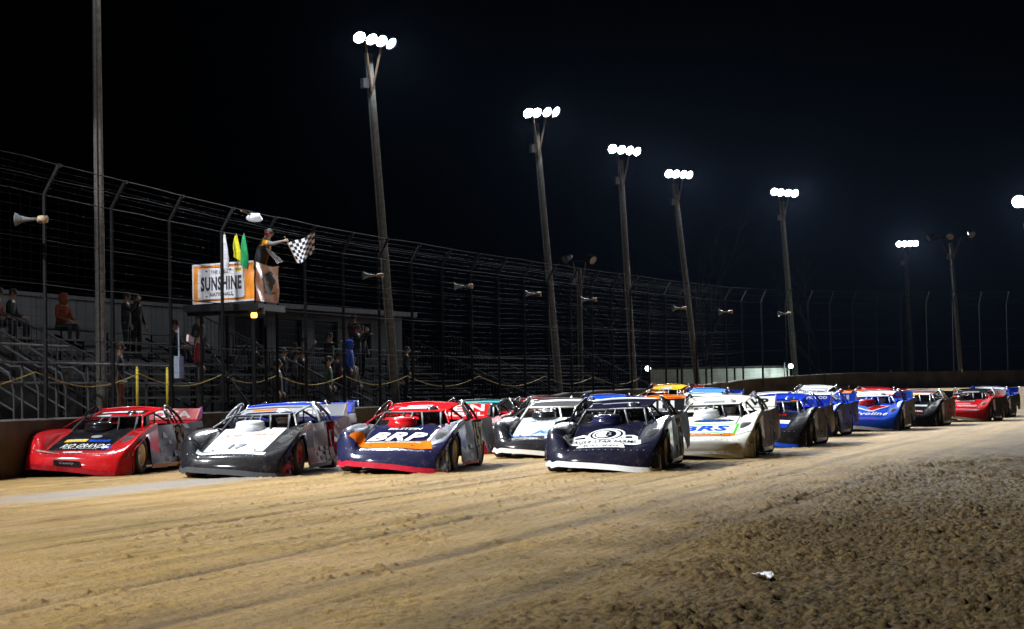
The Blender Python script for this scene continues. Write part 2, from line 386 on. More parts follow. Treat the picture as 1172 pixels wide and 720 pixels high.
# ------------------------------------------------------------------ floodlight poles
LENS = mat('floodlight_lens', (.9, .95, 1), .3, emit=(.82, .9, 1), estr=400)
DEADLENS = mat('unlit_lens', (.45, .45, .42), .25)
def flood_pole(base, H, rad, lean, aim, watts, label, nheads=4, lit=True, spread=1.05, hr=.165, added_spot=None):
    base = Vector(base); r = empty('floodlight_pole', base, 0, label, 'light pole', 'floodlight poles around the track')
    top = Vector((lean[0], lean[1], H))
    mb = MB(); mb.tube([top*k/6 + Vector((0, 0, -.3 if k == 0 else 0)) for k in range(7)], [rad*(1-.28*k/6) for k in range(7)], 12)
    mb.build('pole', WOOD, r, True)
    d = Vector(aim)-(base+top); yaw = math.atan2(d.y, d.x); d2 = Vector((math.cos(yaw), math.sin(yaw), 0)); side = Vector((-d2.y, d2.x, random.uniform(-.12, .12)))
    c = top + d2*.25 + Vector((0, 0, .35))
    mb = MB(); mb.tube([c-side*spread*.5, c+side*spread*.5], .05, 6); mb.build('crossarm', BLACKM, r)
    for k in (-1, 1):
        mb = MB(); mb.tube([top-Vector((0, 0, 1.3))+d2*.1, c+side*k*spread*.27], .036, 6); mb.build('brace', ARMWOOD, r)
    mb = MB(); mb.tube([top*.15-side*(rad+.04), top-side*(rad+.02)], .03, 5); mb.build('conduit', STEEL, r)
    mb = MB(); mb.box(top*.92-side*(rad+.12), (.2, .22, .3), yaw); mb.build('junction_box', STEEL, r)
    for k in range(nheads):
        f = (k-(nheads-1)/2)/(nheads-1)
        hp = c + side*(f*spread) + Vector((0, 0, .12)) + d2*random.uniform(-.05, .05)
        tgt = Vector(aim) - base + side*(f*9+random.uniform(-2, 2)) if lit else hp + d2*3 + side*f*5 - Vector((0, 0, 2))
        v = (tgt-hp).normalized(); Mx = Matrix.Translation(hp) @ v.to_track_quat('Z', 'Y').to_matrix().to_4x4()
        mb = MB(); mb.lathe([(.0, -.32), (.10, -.30), (.14, -.12), (hr*.8, .02), (hr*1.08, .16), (hr*1.1, .20), (hr*1.02, .20), (hr*.98, .15)], Mx, 20)
        hd = mb.build('lamp_head', BLACKM, r, True)
        mb = MB(); mb.lathe([(0, .135), (hr*.99, .135)], Mx, 20); mb.build('lens', LENS if lit else DEADLENS, hd)
        if lit:
            ld = bpy.data.lights.new('floodlight', 'AREA'); ld.shape = 'DISK'; ld.size = .36; ld.energy = watts; ld.color = (.92, .96, 1.0); ld.spread = R(85)
            lo = bpy.data.objects.new('floodlight', ld); COL.objects.link(lo); lo.parent = r
            lo.matrix_local = Matrix.Translation(hp+v*.22) @ (-v).to_track_quat('Z', 'Y').to_matrix().to_4x4()
    if added_spot:  # added unseen spot head, put in to brighten the flag stand
        hp = Vector((0, .3, H-.9)); v = (Vector(added_spot)-base-hp).normalized(); Mx = Matrix.Translation(hp) @ v.to_track_quat('Z', 'Y').to_matrix().to_4x4()
        mb = MB(); mb.lathe([(.0, -.32), (.10, -.30), (.14, -.12), (.16, .02), (.18, .16), (.18, .20), (.16, .20), (.15, .15)], Mx, 20); hd = mb.build('lamp_head', BLACKM, r, True)
        mb = MB(); mb.lathe([(0, .135), (.155, .135)], Mx, 20); mb.build('lens', LENS, hd)
        ld = bpy.data.lights.new('floodlight', 'SPOT'); ld.energy = 7500; ld.spot_size = R(9); ld.spot_blend = .7; ld.shadow_soft_size = .15; ld.color = (.95, .97, 1)
        lo = bpy.data.objects.new('floodlight', ld); COL.objects.link(lo); lo.parent = r; lo.matrix_local = Matrix.Translation(hp+v*.25) @ (-v).to_track_quat('Z', 'Y').to_matrix().to_4x4()
    return r
PL = [
 # base, H, radius, lean, aim, power factor, label
 ((-16.5, 12.0, 0), 12.2, .15, (-.1, 0), (1.5, 19.5, 0), 1.1, 'weathered wooden light pole nearest the camera beyond the left end of the stands'),
 ((-14.6, 29.0, 0), 12.2, .15, (-.1, 0), (0, 33.0, 0), 1.05, 'weathered wooden light pole just left of the red car with the black hood'),
 ((-9.0, 43.6, 0), 12.3, .135, (-.05, 0), (1.0, 42.0, 0), .7, 'thick wooden pole by the stands, running out of the top of the picture'),
 ((-3.60, 62.5, 0), 12.15, .15, (-.76, 0), (6.0, 49.0, 0), 1.0, 'wooden floodlight pole right of the flag stand, tallest lit one in the picture'),
 ((1.85, 75.2, 0), 11.55, .14, (-.80, 0), (12.0, 58, 0), 1.1, 'wooden floodlight pole above the pale and black race car, second tallest lit one'),
 ((5.35, 87.0, 0), 11.48, .15, (-.47, 0), (16.0, 66, 0), 1.2, 'wooden floodlight pole rising behind the yellow roofed race car'),
 ((9.0, 95.5, 0), 11.3, .15, (-1.05, 0), (20.0, 74, 0), 1.2, 'leaning wooden floodlight pole left of the pale panelled shed'),
 ((15.15, 106.0, 0), 11.35, .15, (-.65, 0), (22.0, 80, 0), 1.2, 'wooden floodlight pole at the right end of the pale panelled shed'),
 ((28.1, 140.0, 0), 10.9, .15, (-.3, 0), (34.0, 88, 0), 1.0, 'distant floodlight pole beside the unlit metal pole beyond the far fence'),
 ((30.4, 116.0, 0), 11.5, .15, (-.1, 0), (34.0, 82, 0), 1.0, 'floodlight pole at the edge of the picture beyond the far turn, lamps half cut off'),
]
for b, H, rd, ln, aim, pf, lab in PL:
    flood_pole(b, H, rd*.9, ln, aim, LAMP*pf, lab, hr=.36 if b[0] == 30.4 else .19, spread=1.6 if b[0] == 30.4 else 1.15, added_spot=(-6.6, 48.4, 4.75) if b[0] == -14.6 else None)  # heads of the edge pole are oversized to imitate glare
flood_pole((28.9, 128.0, 0), 10.5, .12, (-.55, 0), (10, 80, 0), 0, 'thin pole with three unlit round lamps beyond the far turn', 3, False, 2.6, .24)
flood_pole((3.1, 90.0, 0), 6.9, .1, (0, 0), (0, 60, 0), 0, 'short dark pole with two unlit round lamps behind the catch fence', 2, False, 1.1, .2)

# horn loudspeakers on the fence
HORN = mat('horn_grey', (.10, .115, .115), .5, 0, .2, .1, 8, .2)
for i, (s, lab) in enumerate(((1.35, 'grey horn loudspeaker on the fence post nearest the left edge of the picture'), (21.6, 'grey horn loudspeaker on the fence just left of the tallest lit light pole'),
        (28.6, 'pale horn loudspeaker on the fence above the car with the red roof'), (34.7, 'grey horn loudspeaker on the fence just left of the second lit light pole'),
        (40.3, 'pale horn loudspeaker on the fence between the second and third lit poles'), (50.6, 'grey horn loudspeaker on the fence beside the fourth lit light pole'),
        (56.0, 'bright horn loudspeaker on the fence above the light blue roofed car'), (60.6, 'small horn loudspeaker on the fence beside the pole at the end of the shed'))):
    z = 4.8; p = fp(s, -.12, z); r = empty('horn_loudspeaker', p, math.pi+(.45 if i % 2 else .2), lab, 'loudspeaker', 'horn loudspeakers on the catch fence')
    M = Matrix.Rotation(math.pi/2, 4, 'Y') @ Matrix.Rotation(.15, 4, 'X'); k = .65
    MB().lathe([(.0, -.02), (.04*k, 0), (.05*k, .12), (.08*k, .24), (.13*k, .34), (.20*k, .40), (.205*k, .41), (.18*k, .39), (.11*k, .32), (.05*k, .2), (0, .15)], M, 20).build('horn', HORN, r, True)
    MB().lathe([(0, -.20), (.07, -.19), (.075, -.05), (.05, 0), (0, 0)], M, 14).build('driver_unit', mat('driver_tan', (.35, .25, .15), .6), r, True)
    MB().box((-.05, .06, -.06), (.05, .14, .05)).build('bracket', BLACKM, r)
# work lamp hanging from the fence arm by the flag stand
r = empty('street_lamp', fp(12.6, -.35, fz(12)+5.75), fyaw(12.6), 'white lamp head hanging from the fence arm above the flag stand', 'lamp')
mb = MB(); mb.lathe([(0, .10), (.1, .09), (.16, .0), (.17, -.05), (.12, -.09), (0, -.11)], Matrix.Diagonal((2.0, 1, 1, 1)), 18); mb.build('lamp_head', mat('lamp_white', (.6, .62, .65), .3, emit=(.8, .88, 1), estr=.35), r, True)  # head is unlit; its faint glow imitates light falling on it
MB().tube([(-.6, .1, .12), (-.25, 0, .04)], .025, 6).build('arm', ARMWOOD, r)

# ------------------------------------------------------------------ stands, walls and buildings behind the fence
def s_of(s, t, z): return fp(s, t, z)
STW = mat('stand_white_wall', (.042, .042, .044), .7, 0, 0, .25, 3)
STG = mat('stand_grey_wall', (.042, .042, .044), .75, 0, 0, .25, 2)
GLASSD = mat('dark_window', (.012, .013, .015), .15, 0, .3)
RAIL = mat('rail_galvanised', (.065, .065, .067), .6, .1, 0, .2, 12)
def bleacher(s0, s1, rows, t0, z0, dt, dz, label, name='bleacher'):
    r = empty(name, fp(s0, t0, 0), 0, label, 'bleachers'); I = Matrix.Translation(fp(s0, t0, 0)).inverted()
    def fin(mb, n, m):
        mb.v = [tuple(I @ Vector(v)) for v in mb.v]; return mb.build(n, m, r)
    N = max(2, int((s1-s0)/2)); SS = np.linspace(s0, s1, N+1)
    for k in range(rows):
        mb = MB()
        for a, b in zip(SS[:-1], SS[1:]):
            for (tt, zz, w, th) in ((t0+k*dt, z0+k*dz+.42, .26, .045), (t0+k*dt-.28, z0+k*dz, .26, .04)):
                A, B = fp(a, tt, zz), fp(b, tt, zz); c = (A+B)/2; mb.box(c, ((B-A).length-.01, w, th), math.atan2((B-A).y, (B-A).x))
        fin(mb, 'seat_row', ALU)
    mb = MB()
    for a in SS:
        top = t0+(rows-1)*dt
        mb.tube([fp(a, t0-.4, z0-.1), fp(a, top+.2, z0+(rows-1)*dz+.3)], .035, 5)
        for k in range(0, rows, 1):
            mb.tube([fp(a, t0+k*dt+.02, 0), fp(a, t0+k*dt+.02, z0+k*dz+.4)], .025, 5)
        mb.tube([fp(a, t0-.3, .1), fp(a, top, z0+(rows-1)*dz-.1)], .022, 5)
    fin(mb, 'frame', BLACKM)
    for a in (s0, s1):
        mb = MB(); n = int((rows*dt+.6)/.13)
        lo, hi = t0-.6, t0+(rows-1)*dt+.3
        f = lambda t: z0+(t-t0)/dt*dz
        for j in range(n+1):
            t = lo+(hi-lo)*j/n; mb.tube([fp(a, t, f(t)+.12), fp(a, t, f(t)+1.15)], .011 if j % 8 else .022, 5)
        for hh in (.12, 1.15): mb.tube([fp(a, lo, f(lo)+hh), fp(a, hi, f(hi)+hh)], .022, 6)
        fin(mb, 'side_railing', RAIL)
    return r
bleacher(9.6, 21.5, 7, 2.0, 1.0, .62, .30, 'tall bleachers of grey planks with a sloping picket side rail left of the flag stand')
bleacher(23.5, 37.0, 8, 1.5, .35, .60, .27, 'long low bleachers of grey planks behind the flag stand and the middle cars')
bleacher(39.5, 50.5, 7, 1.5, .55, .60, .30, 'far bleachers of grey planks behind the wooden pole right of the middle')
# parapet wall behind the first bleacher
mb = MB()
for s in np.arange(4.5, 24.5, 2.0):
    A, B = fp(s, 6.6, 0), fp(s+2.0, 6.6, 0); c = (A+B)/2; L_ = (B-A).length; yw = math.atan2((B-A).y, (B-A).x)
    mb.box((c.x, c.y, 2.05), (L_-.02, .12, 4.1), yw); mb.box((c.x, c.y, 4.16), (L_+.0, .22, .1), yw)
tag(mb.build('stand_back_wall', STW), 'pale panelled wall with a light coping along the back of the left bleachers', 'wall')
# grandstand office behind the flag stand
def local_frame(s, t): return fp(s, t, 0), fyaw(s)
b0 = fp(31.5, 8.2, 0); yw = fyaw(31.5)
r = empty('scoring_building', b0, yw, 'low grey building with dark windows and a flat roof behind the flag stand', 'building')
mb = MB(); Lb = 15.0; T = -1.1
mb.box((0, T, 1.35), (Lb, .18, 2.7))
for x0, x1 in ((-7.5, -5.2), (-3.2, -2.4), (-.6, .3), (2.1, 3.0), (4.8, 7.5)): mb.box(((x0+x1)/2, T, 3.35), (x1-x0, .18, 1.3))
mb.box((0, T, 4.15), (Lb, .18, .3)); mb.box((Lb/2-.09, T+1.6, 2.15), (.18, 3.02, 4.3)); mb.box((-Lb/2+.09, T+1.6, 2.15), (.18, 3.02, 4.3)); mb.box((0, T+3.2, 2.15), (Lb-.4, .18, 4.3))
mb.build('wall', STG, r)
mb = MB(); mb.box((0, T+1.4, 4.4), (Lb+.6, 4.0, .16)); mb.build('roof', STW, r)
for x0, x1 in ((-5.2, -3.2), (-2.4, -.6), (.3, 2.1), (3.0, 4.8)):
    mb = MB(); mb.box(((x0+x1)/2, T+.03, 3.35), (x1-x0, .04, 1.3)); mb.build('window', GLASSD, r)
mb = MB()
for x in np.arange(-7.2, 7.3, .14): mb.tube([(x, T-.9, 2.0), (x, T-.9, 3.0)], .012, 5)
for z in (2.0, 3.0): mb.tube([(-7.2, T-.9, z), (7.3, T-.9, z)], .022, 6)
mb.build('railing', RAIL, r)
# walkway rail and yellow posts in front of the stands
r = empty('walkway_railing', fp(0, 0, 0), 0, 'grey tube railing along the walkway in front of the left bleachers', 'railing'); 
mb = MB()
for z in (2.15, 1.75, 2.5): mb.tube([fp(s, .95, z) for s in np.arange(-8, 13 if z < 2.3 else 6, 1.0)], .026, 6)
fx = MB(); fx.v = [tuple(FI @ Vector(v)) for v in mb.v]; fx.f = mb.f; fx.m = mb.m; fx.build('rail', RAIL, r)
for s in np.arange(-8, 13.1, 1.55):
    mb = MB(); mb.tube([fp(s, .95, .3), fp(s, .95, 2.15)], .028, 6); mb.v = [tuple(FI @ Vector(v)) for v in mb.v]; mb.build('post', RAIL, r)
for i, (sA, z) in enumerate(((3.2, 0), (5.6, 0))):
    mb = MB(); 
    for t in (0, 1.1):
        mb.tube([fp(sA+t, 1.3, .4), fp(sA+t, 1.3, 1.6), fp(sA+t, 1.4, 1.95), fp(sA+t, 1.65, 2.1), fp(sA+t, 1.9, 2.1), fp(sA+t, 3.6, 3.1)], .025, 6)
        mb.tube([fp(sA+t, 1.3, 1.2), fp(sA+t, 3.4, 2.4)], .02, 6)
    tag(mb.build('stair_handrail', RAIL), ('looped grey stair handrail nearest the left edge of the stands', 'looped grey stair handrail beside the first dark fence post')[i], 'handrail')
# yellow barrier rope and posts
for (s, lab, t) in ((7.6, 'yellow post behind the fence left of the flag stand', .55), (9.3, 'yellow post under the left end of the flag stand banner', .55), (16.1, 'yellow post below the amber lamp of the flag stand', .5)):
    mb = MB(); mb.tube([fp(s, t, .7), fp(s, t, 2.05)], .03, 8); mb.lathe([(.03, 0), (.022, .05), (0, .06)], Matrix.Translation(fp(s, t, 2.05)), 8); tag(mb.build('yellow_post', YEL, None, True), lab, 'post', 'yellow posts behind the fence')
mb = MB(); anchors = [-6, 2.5, 7.6, 12.5, 16.1, 20.6, 25.2, 31, 37, 42, 47.5]
pts = []
for a, b in zip(anchors[:-1], anchors[1:]):
    for k in range(12):
        f = k/12; pts.append(fp(a+(b-a)*f, .5, 1.95-.28*(b-a)/5*math.sin(math.pi*f)))
mb.tube(pts, .013, 5); tag(mb.build('barrier_rope', mat('rope_yellow', (.32, .22, .015), .7)), 'sagging yellow rope strung behind the catch fence', 'rope')
# things behind the fence
mb = MB(); M = Matrix.Translation(fp(21.8, .9, .35)); mb.lathe([(0, 0), (.28, 0), (.29, .3), (.3, .32), (.29, .34), (.29, .62), (.3, .64), (.28, .9), (0, .9)], M, 20)
tag(mb.build('plastic_barrel', mat('barrel_blue', (.01, .06, .35), .4), None, True), 'blue plastic barrel standing by the fence left of the tallest lit pole', 'barrel')
mb = MB(); mb.box(fp(9.4, .3, 2.1), (.3, .12, .5), fyaw(9.4)); mb.tube([fp(9.4, .3, 2.3), fp(9.4, .3, 3.0)], .02, 6); tag(mb.build('electrical_box', mat('box_grey', (.35, .42, .5), .5)), 'small pale electrical box on a conduit under the flag stand', 'box')
mb = MB(); mb.box(fp(9.35, .0, 2.72), (.35, .05, .16), fyaw(9.35), 0, .2); tag(mb.build('paper_sign', mat('sign_pale', (.6, .5, .48), .7)), 'small pale sign tied to the fence under the flag stand', 'sign')
# pale panelled shed beyond the turn
c = fp(57.5, 13, 0); a = Vector((6.6, 102.5, 0)); b = Vector((14.2, 105, 0)); d = (b-a); yw = math.atan2(d.y, d.x)
r = empty('panelled_shed', (a+b)/2, yw, 'long low shed with pale upper panels beyond the far fence', 'shed')
mb = MB(); mb.box((0, 0, 1.0), (d.length, 1.8, 2.0)); mb.build('wall', mat('shed_dark', (.045, .046, .05), .8, 0, 0, .3, 2), r)
pw = d.length/5
for k in range(5):
    mb = MB(); mb.box((-d.length/2+pw*(k+.5), -.94, 2.05), (pw-.12, .05, .75)); mb.build('panel', mat('shed_panel', (.75, .75, .77), .7, 0, 0, .15, 2), r)
mb = MB(); mb.box((0, 0, 2.5), (d.length+.3, 2.0, .08)); mb.build('roof', STG, r)
for (p, colr, e, lab) in (((14.3, 102.6, 2.5), (.6, 1, .9), 12, 'small greenish security lamp at the right end of the pale shed'), ((6.0, 88.6, 2.35), (.45, .65, 1), 14, 'small bluish lamp behind the fence left of the pale shed')):
    r = empty('security_lamp', p, 0, lab, 'lamp', 'small lamps behind the fence')
    MB().lathe([(0, -.12), (.1, -.08), (.13, 0), (.1, .08), (0, .11)], None, 12).build('bulb', mat('bulb_%d' % e, colr, .3, emit=colr, estr=e), r, True)
    if e == 12:
        ld = bpy.data.lights.new('bulb_light', 'POINT'); ld.energy = 260; ld.color = (.75, 1, .92); ld.shadow_soft_size = .12; lo = bpy.data.objects.new('bulb_light', ld); COL.objects.link(lo); lo.parent = r; lo.location = (0, -.15, -.02)
    MB().tube([(0, .1, .1), (-.3, .15, .18), (-.3, .15, -p[2])], .025, 5).build('bracket', BLACKM, r)

# ------------------------------------------------------------------ bare trees beyond the turn
BARK = mat('bare_bark', (.022, .019, .018), .9)
def bare_tree(p, H, seed, label):
    rd = random.Random(seed); r = empty('bare_tree', p, 0, label, 'tree', 'bare trees beyond the far fence')
    tr = MB(); br = MB()
    def grow(mb, a, d, L_, rad, depth):
        pts = [a]; dd = d.copy()
        for k in range(4):
            dd = (dd + Vector((rd.uniform(-.2, .2), rd.uniform(-.2, .2), rd.uniform(-.02, .14)))).normalized(); pts.append(pts[-1]+dd*L_/4)
        mb.tube(pts, [rad*(1-.12*k) for k in range(5)], 5 if depth < 2 else 3)
        if depth >= 4: return
        for k in range(3 if depth else 5):
            q = pts[rd.randint(2, 4)]; nd = (dd + Vector((rd.uniform(-1, 1), rd.uniform(-1, 1), rd.uniform(-.1, .7)))).normalized()
            grow(br, q, nd, L_*rd.uniform(.5, .72), rad*.5, depth+1)
    grow(tr, Vector((0, 0, -.2)), Vector((0, 0, 1)), H*.42, .2, 0)
    tr.build('trunk', BARK, r); br.build('crown', BARK, r)
for i, (p, H, lab) in enumerate((((11.5, 118, 0), 15, 'bare leafless tree between the fourth and fifth lit poles'), ((6.0, 112, 0), 12, 'bare leafless tree just behind the fourth lit light pole'), ((20, 130, 0), 12, 'bare leafless tree beyond the fence above the red far car'))):
    bare_tree(p, H, 11+i, lab)
# ------------------------------------------------------------------ race cars (dirt late models): local +y is the nose, +x the car's right side
ST = [2.47, 2.45, 2.40, 2.32, 2.20, 2.00, 1.75, 1.40, 1.00, .70, .50]
ZH = [.10, .22, .335, .385, .412, .46, .52, .604, .70, .772, .82]
ZR = [.10, .23, .36, .46, .60, .73, .79, .825, .85, .86, .86]        # right fender, bulged early
ZL = [.10, .22, .34, .41, .48, .56, .635, .735, .84, .905, .94]       # left fender, one straight rising ridge
HW = [.50, .50, .51, .52, .53, .54, .55, .56, .57, .58, .58]
XW = [.80, .82, .86, .90, .93, .955, .97, .98, .99, .995, 1.0]
def half(k, right):
    zf = (ZR if right else ZL)[k]; zh = ZH[k]; w = XW[k]; h = HW[k]; e = zf-zh
    if right: P = [(0, zh+.015), (.28, zh+.012), (h, zh), (h+.06, zh+e*.55), (w-.22, zh+e*.93), (w-.11, zf), (w-.03, zf-.05-.2*e*0), (w, zf-.16*min(1, (zf-.08)/.3))]
    else: P = [(0, zh+.015), (.28, zh+.012), (h, zh), (h+.04, zh+e*.08), (w-.16, zh+e*.62), (w-.05, zh+e*.96), (w-.01, zf), (w, zf-.10*min(1, (zf-.08)/.3))]
    return P
NS, NA = 7, 5
def car_surface():
    rows = []
    for k in range(len(ST)):
        rr = half(k, True)[::-1]; ll = [(-x, z) for x, z in half(k, False)][1:]
        rows.append(rr+ll)
    A = np.array(rows)                                    # stations x 15 x (x, z)
    n = A.shape[1]; ii = np.arange(0, n-1+1e-9, 1/NA); kk = np.arange(0, len(ST)-1+1e-9, 1/NS)
    def up(a, q, ax):
        idx = np.arange(a.shape[ax]); return np.apply_along_axis(lambda v: np.interp(q, idx, v), ax, a)
    X = up(up(A[..., 0], ii, 1), kk, 0); Z = up(up(A[..., 1], ii, 1), kk, 0)
    Y = np.interp(kk, np.arange(len(ST)), ST)[:, None]*np.ones((1, len(ii)))
    for _ in range(4):
        for B in (X, Z, Y):
            B[1:-1] = .25*B[:-2]+.5*B[1:-1]+.25*B[2:]
    for _ in range(4):
        for B in (X, Z):
            B[:, 1:-1] = .25*B[:, :-2]+.5*B[:, 1:-1]+.25*B[:, 2:]
    w = sstep(Y, 1.3, 2.45)
    Y = Y - .30*np.abs(X/.95)**3*w
    low = np.clip(1-(Z-.10)/.34, 0, 1)
    Z = Z + .095*(X/.9)*sstep(Y, 1.2, 2.1)*low
    return X, Y, Z, NA*2*0
SX, SY, SZ, _ = car_surface()
NC = SX.shape[1]; J2 = 5*NA; J3 = 9*NA                     # hood columns run from J2 to J3
KN = int(np.argmin(np.abs(np.interp(np.arange(SX.shape[0])/NS, np.arange(len(ST)), ST)-2.06)))
def grid_mb(k0, k1, j0, j1, off=0.):
    mb = MB(); nk, nj = k1-k0+1, j1-j0+1
    mb.v = [(float(SX[k, j]), float(SY[k, j]), float(SZ[k, j])+off) for k in range(k0, k1+1) for j in range(j0, j1+1)]
    mb.f = [(a*nj+b, (a+1)*nj+b, (a+1)*nj+b+1, a*nj+b+1) for a in range(nk-1) for b in range(nj-1)]; mb.m = [0]*len(mb.f)
    return mb
TX = np.arange(-.96, .961, .02); TY = np.arange(.50, 2.461, .02)
TZ = np.zeros((len(TY), len(TX)))
for _a, _y in enumerate(TY):
    xx = [np.interp(-_y, -SY[:, j], SX[:, j]) for j in range(NC)]; zz = [np.interp(-_y, -SY[:, j], SZ[:, j]) for j in range(NC)]
    TZ[_a] = np.interp(-TX, -np.array(xx), zz)
def hoodpt(x, y, off=.006):
    fx = min(max((x+.96)/.02, 0), len(TX)-1.001); fy = min(max((y-.5)/.02, 0), len(TY)-1.001); a, b = int(fx), int(fy); u, v = fx-a, fy-b
    z = (TZ[b, a]*(1-u)+TZ[b, a+1]*u)*(1-v)+(TZ[b+1, a]*(1-u)+TZ[b+1, a+1]*u)*v
    return Vector((x, y, float(z)+off))
def refine(v2, f, mx=.07):
    bm = bmesh.new(); vs = [bm.verts.new((a, b, 0)) for a, b in v2]
    for q in f:
        try: bm.faces.new([vs[i] for i in q])
        except ValueError: pass
    for _ in range(6):
        bmesh.ops.triangulate(bm, faces=bm.faces[:], quad_method='BEAUTY', ngon_method='BEAUTY')
        e = [e for e in bm.edges if e.calc_length() > mx]
        if not e: break
        bmesh.ops.subdivide_edges(bm, edges=e, cuts=1)
    bmesh.ops.triangulate(bm, faces=bm.faces[:])
    bm.verts.index_update(); v = [(p.co.x, p.co.y) for p in bm.verts]; fs = [tuple(p.index for p in q.verts) for q in bm.faces]; bm.free()
    return v, fs
def on_hood(v2, f, yc, kx=1., off=.007, xc=0.):          # art laid on the hood: reads left to right from the front
    v2, f = refine(v2, f)
    return MB().add([hoodpt(xc-a*kx, yc-b, off) for a, b in v2], f)
XB = lambda z: 1.045-.115*(z-.15)/.75
def on_side(v2, f, yc, zc, s=-1, off=.008):
    mb = MB(); P = [(s*(XB(zc+b)+off), yc+s*a, zc+b) for a, b in v2]
    return mb.add(P, f if s < 0 else f)
def quad2(x0, x1, y0, y1, n=1):
    xs_ = np.linspace(x0, x1, n+1); v = [(x, y0) for x in xs_]+[(x, y1) for x in xs_]
    return v, [(i, i+1, n+2+i, n+1+i) for i in range(n)]
PM = {}                                                   # shared part meshes
def pm(key, fn, smooth=False):
    if key not in PM: PM[key] = fn().mesh(key, (), smooth)
    return PM[key]
def f_nose(): return grid_mb(0, KN, 0, NC-1)
def f_hood():
    mb = grid_mb(KN, SX.shape[0]-1, J2, J3)
    for j in (J2, J3): mb.tube([(SX[k, j], SY[k, j], SZ[k, j]+.001) for k in range(KN, SX.shape[0], 2)], .006, 5, 1)
    mb.tube([(SX[KN, j], SY[KN, j], SZ[KN, j]+.001) for j in range(4, NC-4)], .006, 5, 1)
    for xx in (-.36, .36): mb.lathe([(0, .012), (.022, .010), (.024, -.01)], Matrix.Translation(hoodpt(xx, 1.96, .004)), 10, 1)
    return mb
def fender(right):
    j0, j1 = (0, J2) if right else (J3, NC-1); mb = grid_mb(KN, SX.shape[0]-1, j0, j1)
    je = 0 if right else NC-1; sg = 1 if right else -1
    ks = list(range(KN, SX.shape[0])); top = []; bot = []
    for k in ks:
        x, y, z = SX[k, je], SY[k, je], SZ[k, je]
        d = .43**2-(y-1.36)**2; zb = .10+(.075*sg if y > 1.2 else 0)
        if d > 0: zb = max(zb, .33+math.sqrt(d)) if y < 1.78 else zb
        if y < 1.0: zb = .15
        top.append((x, y, z)); bot.append((x+sg*.03, y, min(zb, z-.01)))
    n = len(ks); q = [(i, i+1, n+i+1, n+i) for i in range(n-1)]
    mb.add(top+bot, q if right else [tuple(reversed(t)) for t in q]); return mb
def f_noseside(right):
    je = 0 if right else NC-1; sg = 1 if right else -1; top = []; bot = []
    for k in range(0, KN+1):
        x, y, z = SX[k, je], SY[k, je], SZ[k, je]; top.append((x, y, z)); bot.append((x+sg*.015, y, min(z-.003, .085+.07*sg)))
    n = len(top); q = [(i, i+1, n+i+1, n+i) for i in range(n-1)]
    return MB().add(top+bot, q if right else [tuple(reversed(t)) for t in q])
def f_noseall():
    a = f_nose()
    for xx in np.linspace(-.72, .72, 15): a.box(hoodpt(xx, 2.30-.24*abs(xx)**3, .002), (.016, .016, .012), 0, 1)
    for s in (True, False): b = f_noseside(s); a.add(b.v, b.f)
    return a
def f_lip():
    mb = MB(); P = []
    seq = [(SX[k, 0]+.012, SY[k, 0], .10+.07) for k in range(KN-3, 0, -2)] + [(SX[0, j]*1.015, SY[0, j]+.012, SZ[0, j]) for j in range(NC)] + [(SX[k, NC-1]-.012, SY[k, NC-1], .10-.07) for k in range(2, KN-2, 2)]
    for (x, y, z) in seq:
        z = z-.035; P += [(x*1.01, y+.005, z), (x*.998, y-.012, z+.095), (x*.95, y-.12, z+.005)]
    n = len(seq); fs = []
    for i in range(n-1):
        fs += [(3*i, 3*i+3, 3*i+4, 3*i+1), (3*i+2, 3*i+5, 3*i+3, 3*i)]
    return mb.add(P, fs)
def side_panel(y0, y1, zb0, zb1, zt0, zt1, s, flare=0., n=14, arch=False):
    mb = MB(); P = []; nz = 6
    for i in range(n+1):
        f = i/n; y = y0+(y1-y0)*f; zb = zb0+(zb1-zb0)*f; zt = zt0+(zt1-zt0)*f
        if arch:
            d = .40**2-(y+1.27)**2
            if d > 0: zb = max(zb, .20+math.sqrt(d)*.75)
        for k in range(nz+1):
            z = zb+(zt-zb)*k/nz; e = flare*max(0, f-.45)**2*(k/nz)**.8*3.3
            P.append((s*(XB(z)+e+.012*math.sin(f*5+k*.8)), y, z))
    fs = [(i*(nz+1)+k, i*(nz+1)+k+1, (i+1)*(nz+1)+k+1, (i+1)*(nz+1)+k) for i in range(n) for k in range(nz)]
    if s > 0: fs = [tuple(reversed(q)) for q in fs]
    mb.add(P, fs); return mb
def f_roof():
    mb = MB(); n, m = 10, 8; P = []
    for i in range(n+1):
        f = i/n; y = .02-1.22*f
        for k in range(m+1):
            u = -1+2*k/m; x = u*(.55+.04*f); z = 1.06+.15*f+.02*(1-u*u)-.012*u - (.03*(1-f)**6)
            P.append((x, y, z))
    q = [(i*(m+1)+k, (i+1)*(m+1)+k, (i+1)*(m+1)+k+1, i*(m+1)+k+1) for i in range(n) for k in range(m)]
    mb.add(P, q); mb.add([(x, y, z-.022) for x, y, z in P], [tuple(reversed(t)) for t in q])
    ed = [k for k in range(m+1)]+[i*(m+1)+m for i in range(1, n+1)]+[n*(m+1)+k for k in range(m-1, -1, -1)]+[i*(m+1) for i in range(n-1, 0, -1)]
    N = len(P); mb.add([], []); o = 0
    mb.f += [(ed[i], ed[i-1], ed[i-1]+N, ed[i]+N) for i in range(len(ed))]; mb.m += [0]*len(ed)
    return mb
def f_ducktail():
    mb = MB(); pts = [(-.60+1.2*k/12, -1.13-.05*math.sin(math.pi*k/12), 1.20+.04*math.sin(math.pi*k/12)) for k in range(13)]
    return mb.tube(pts, .022, 6)
def f_post(s): return MB().tube([(s*.55, .02, 1.06), (s*.63, .25, .985), (s*.74, .60, .86)], .018, 6)
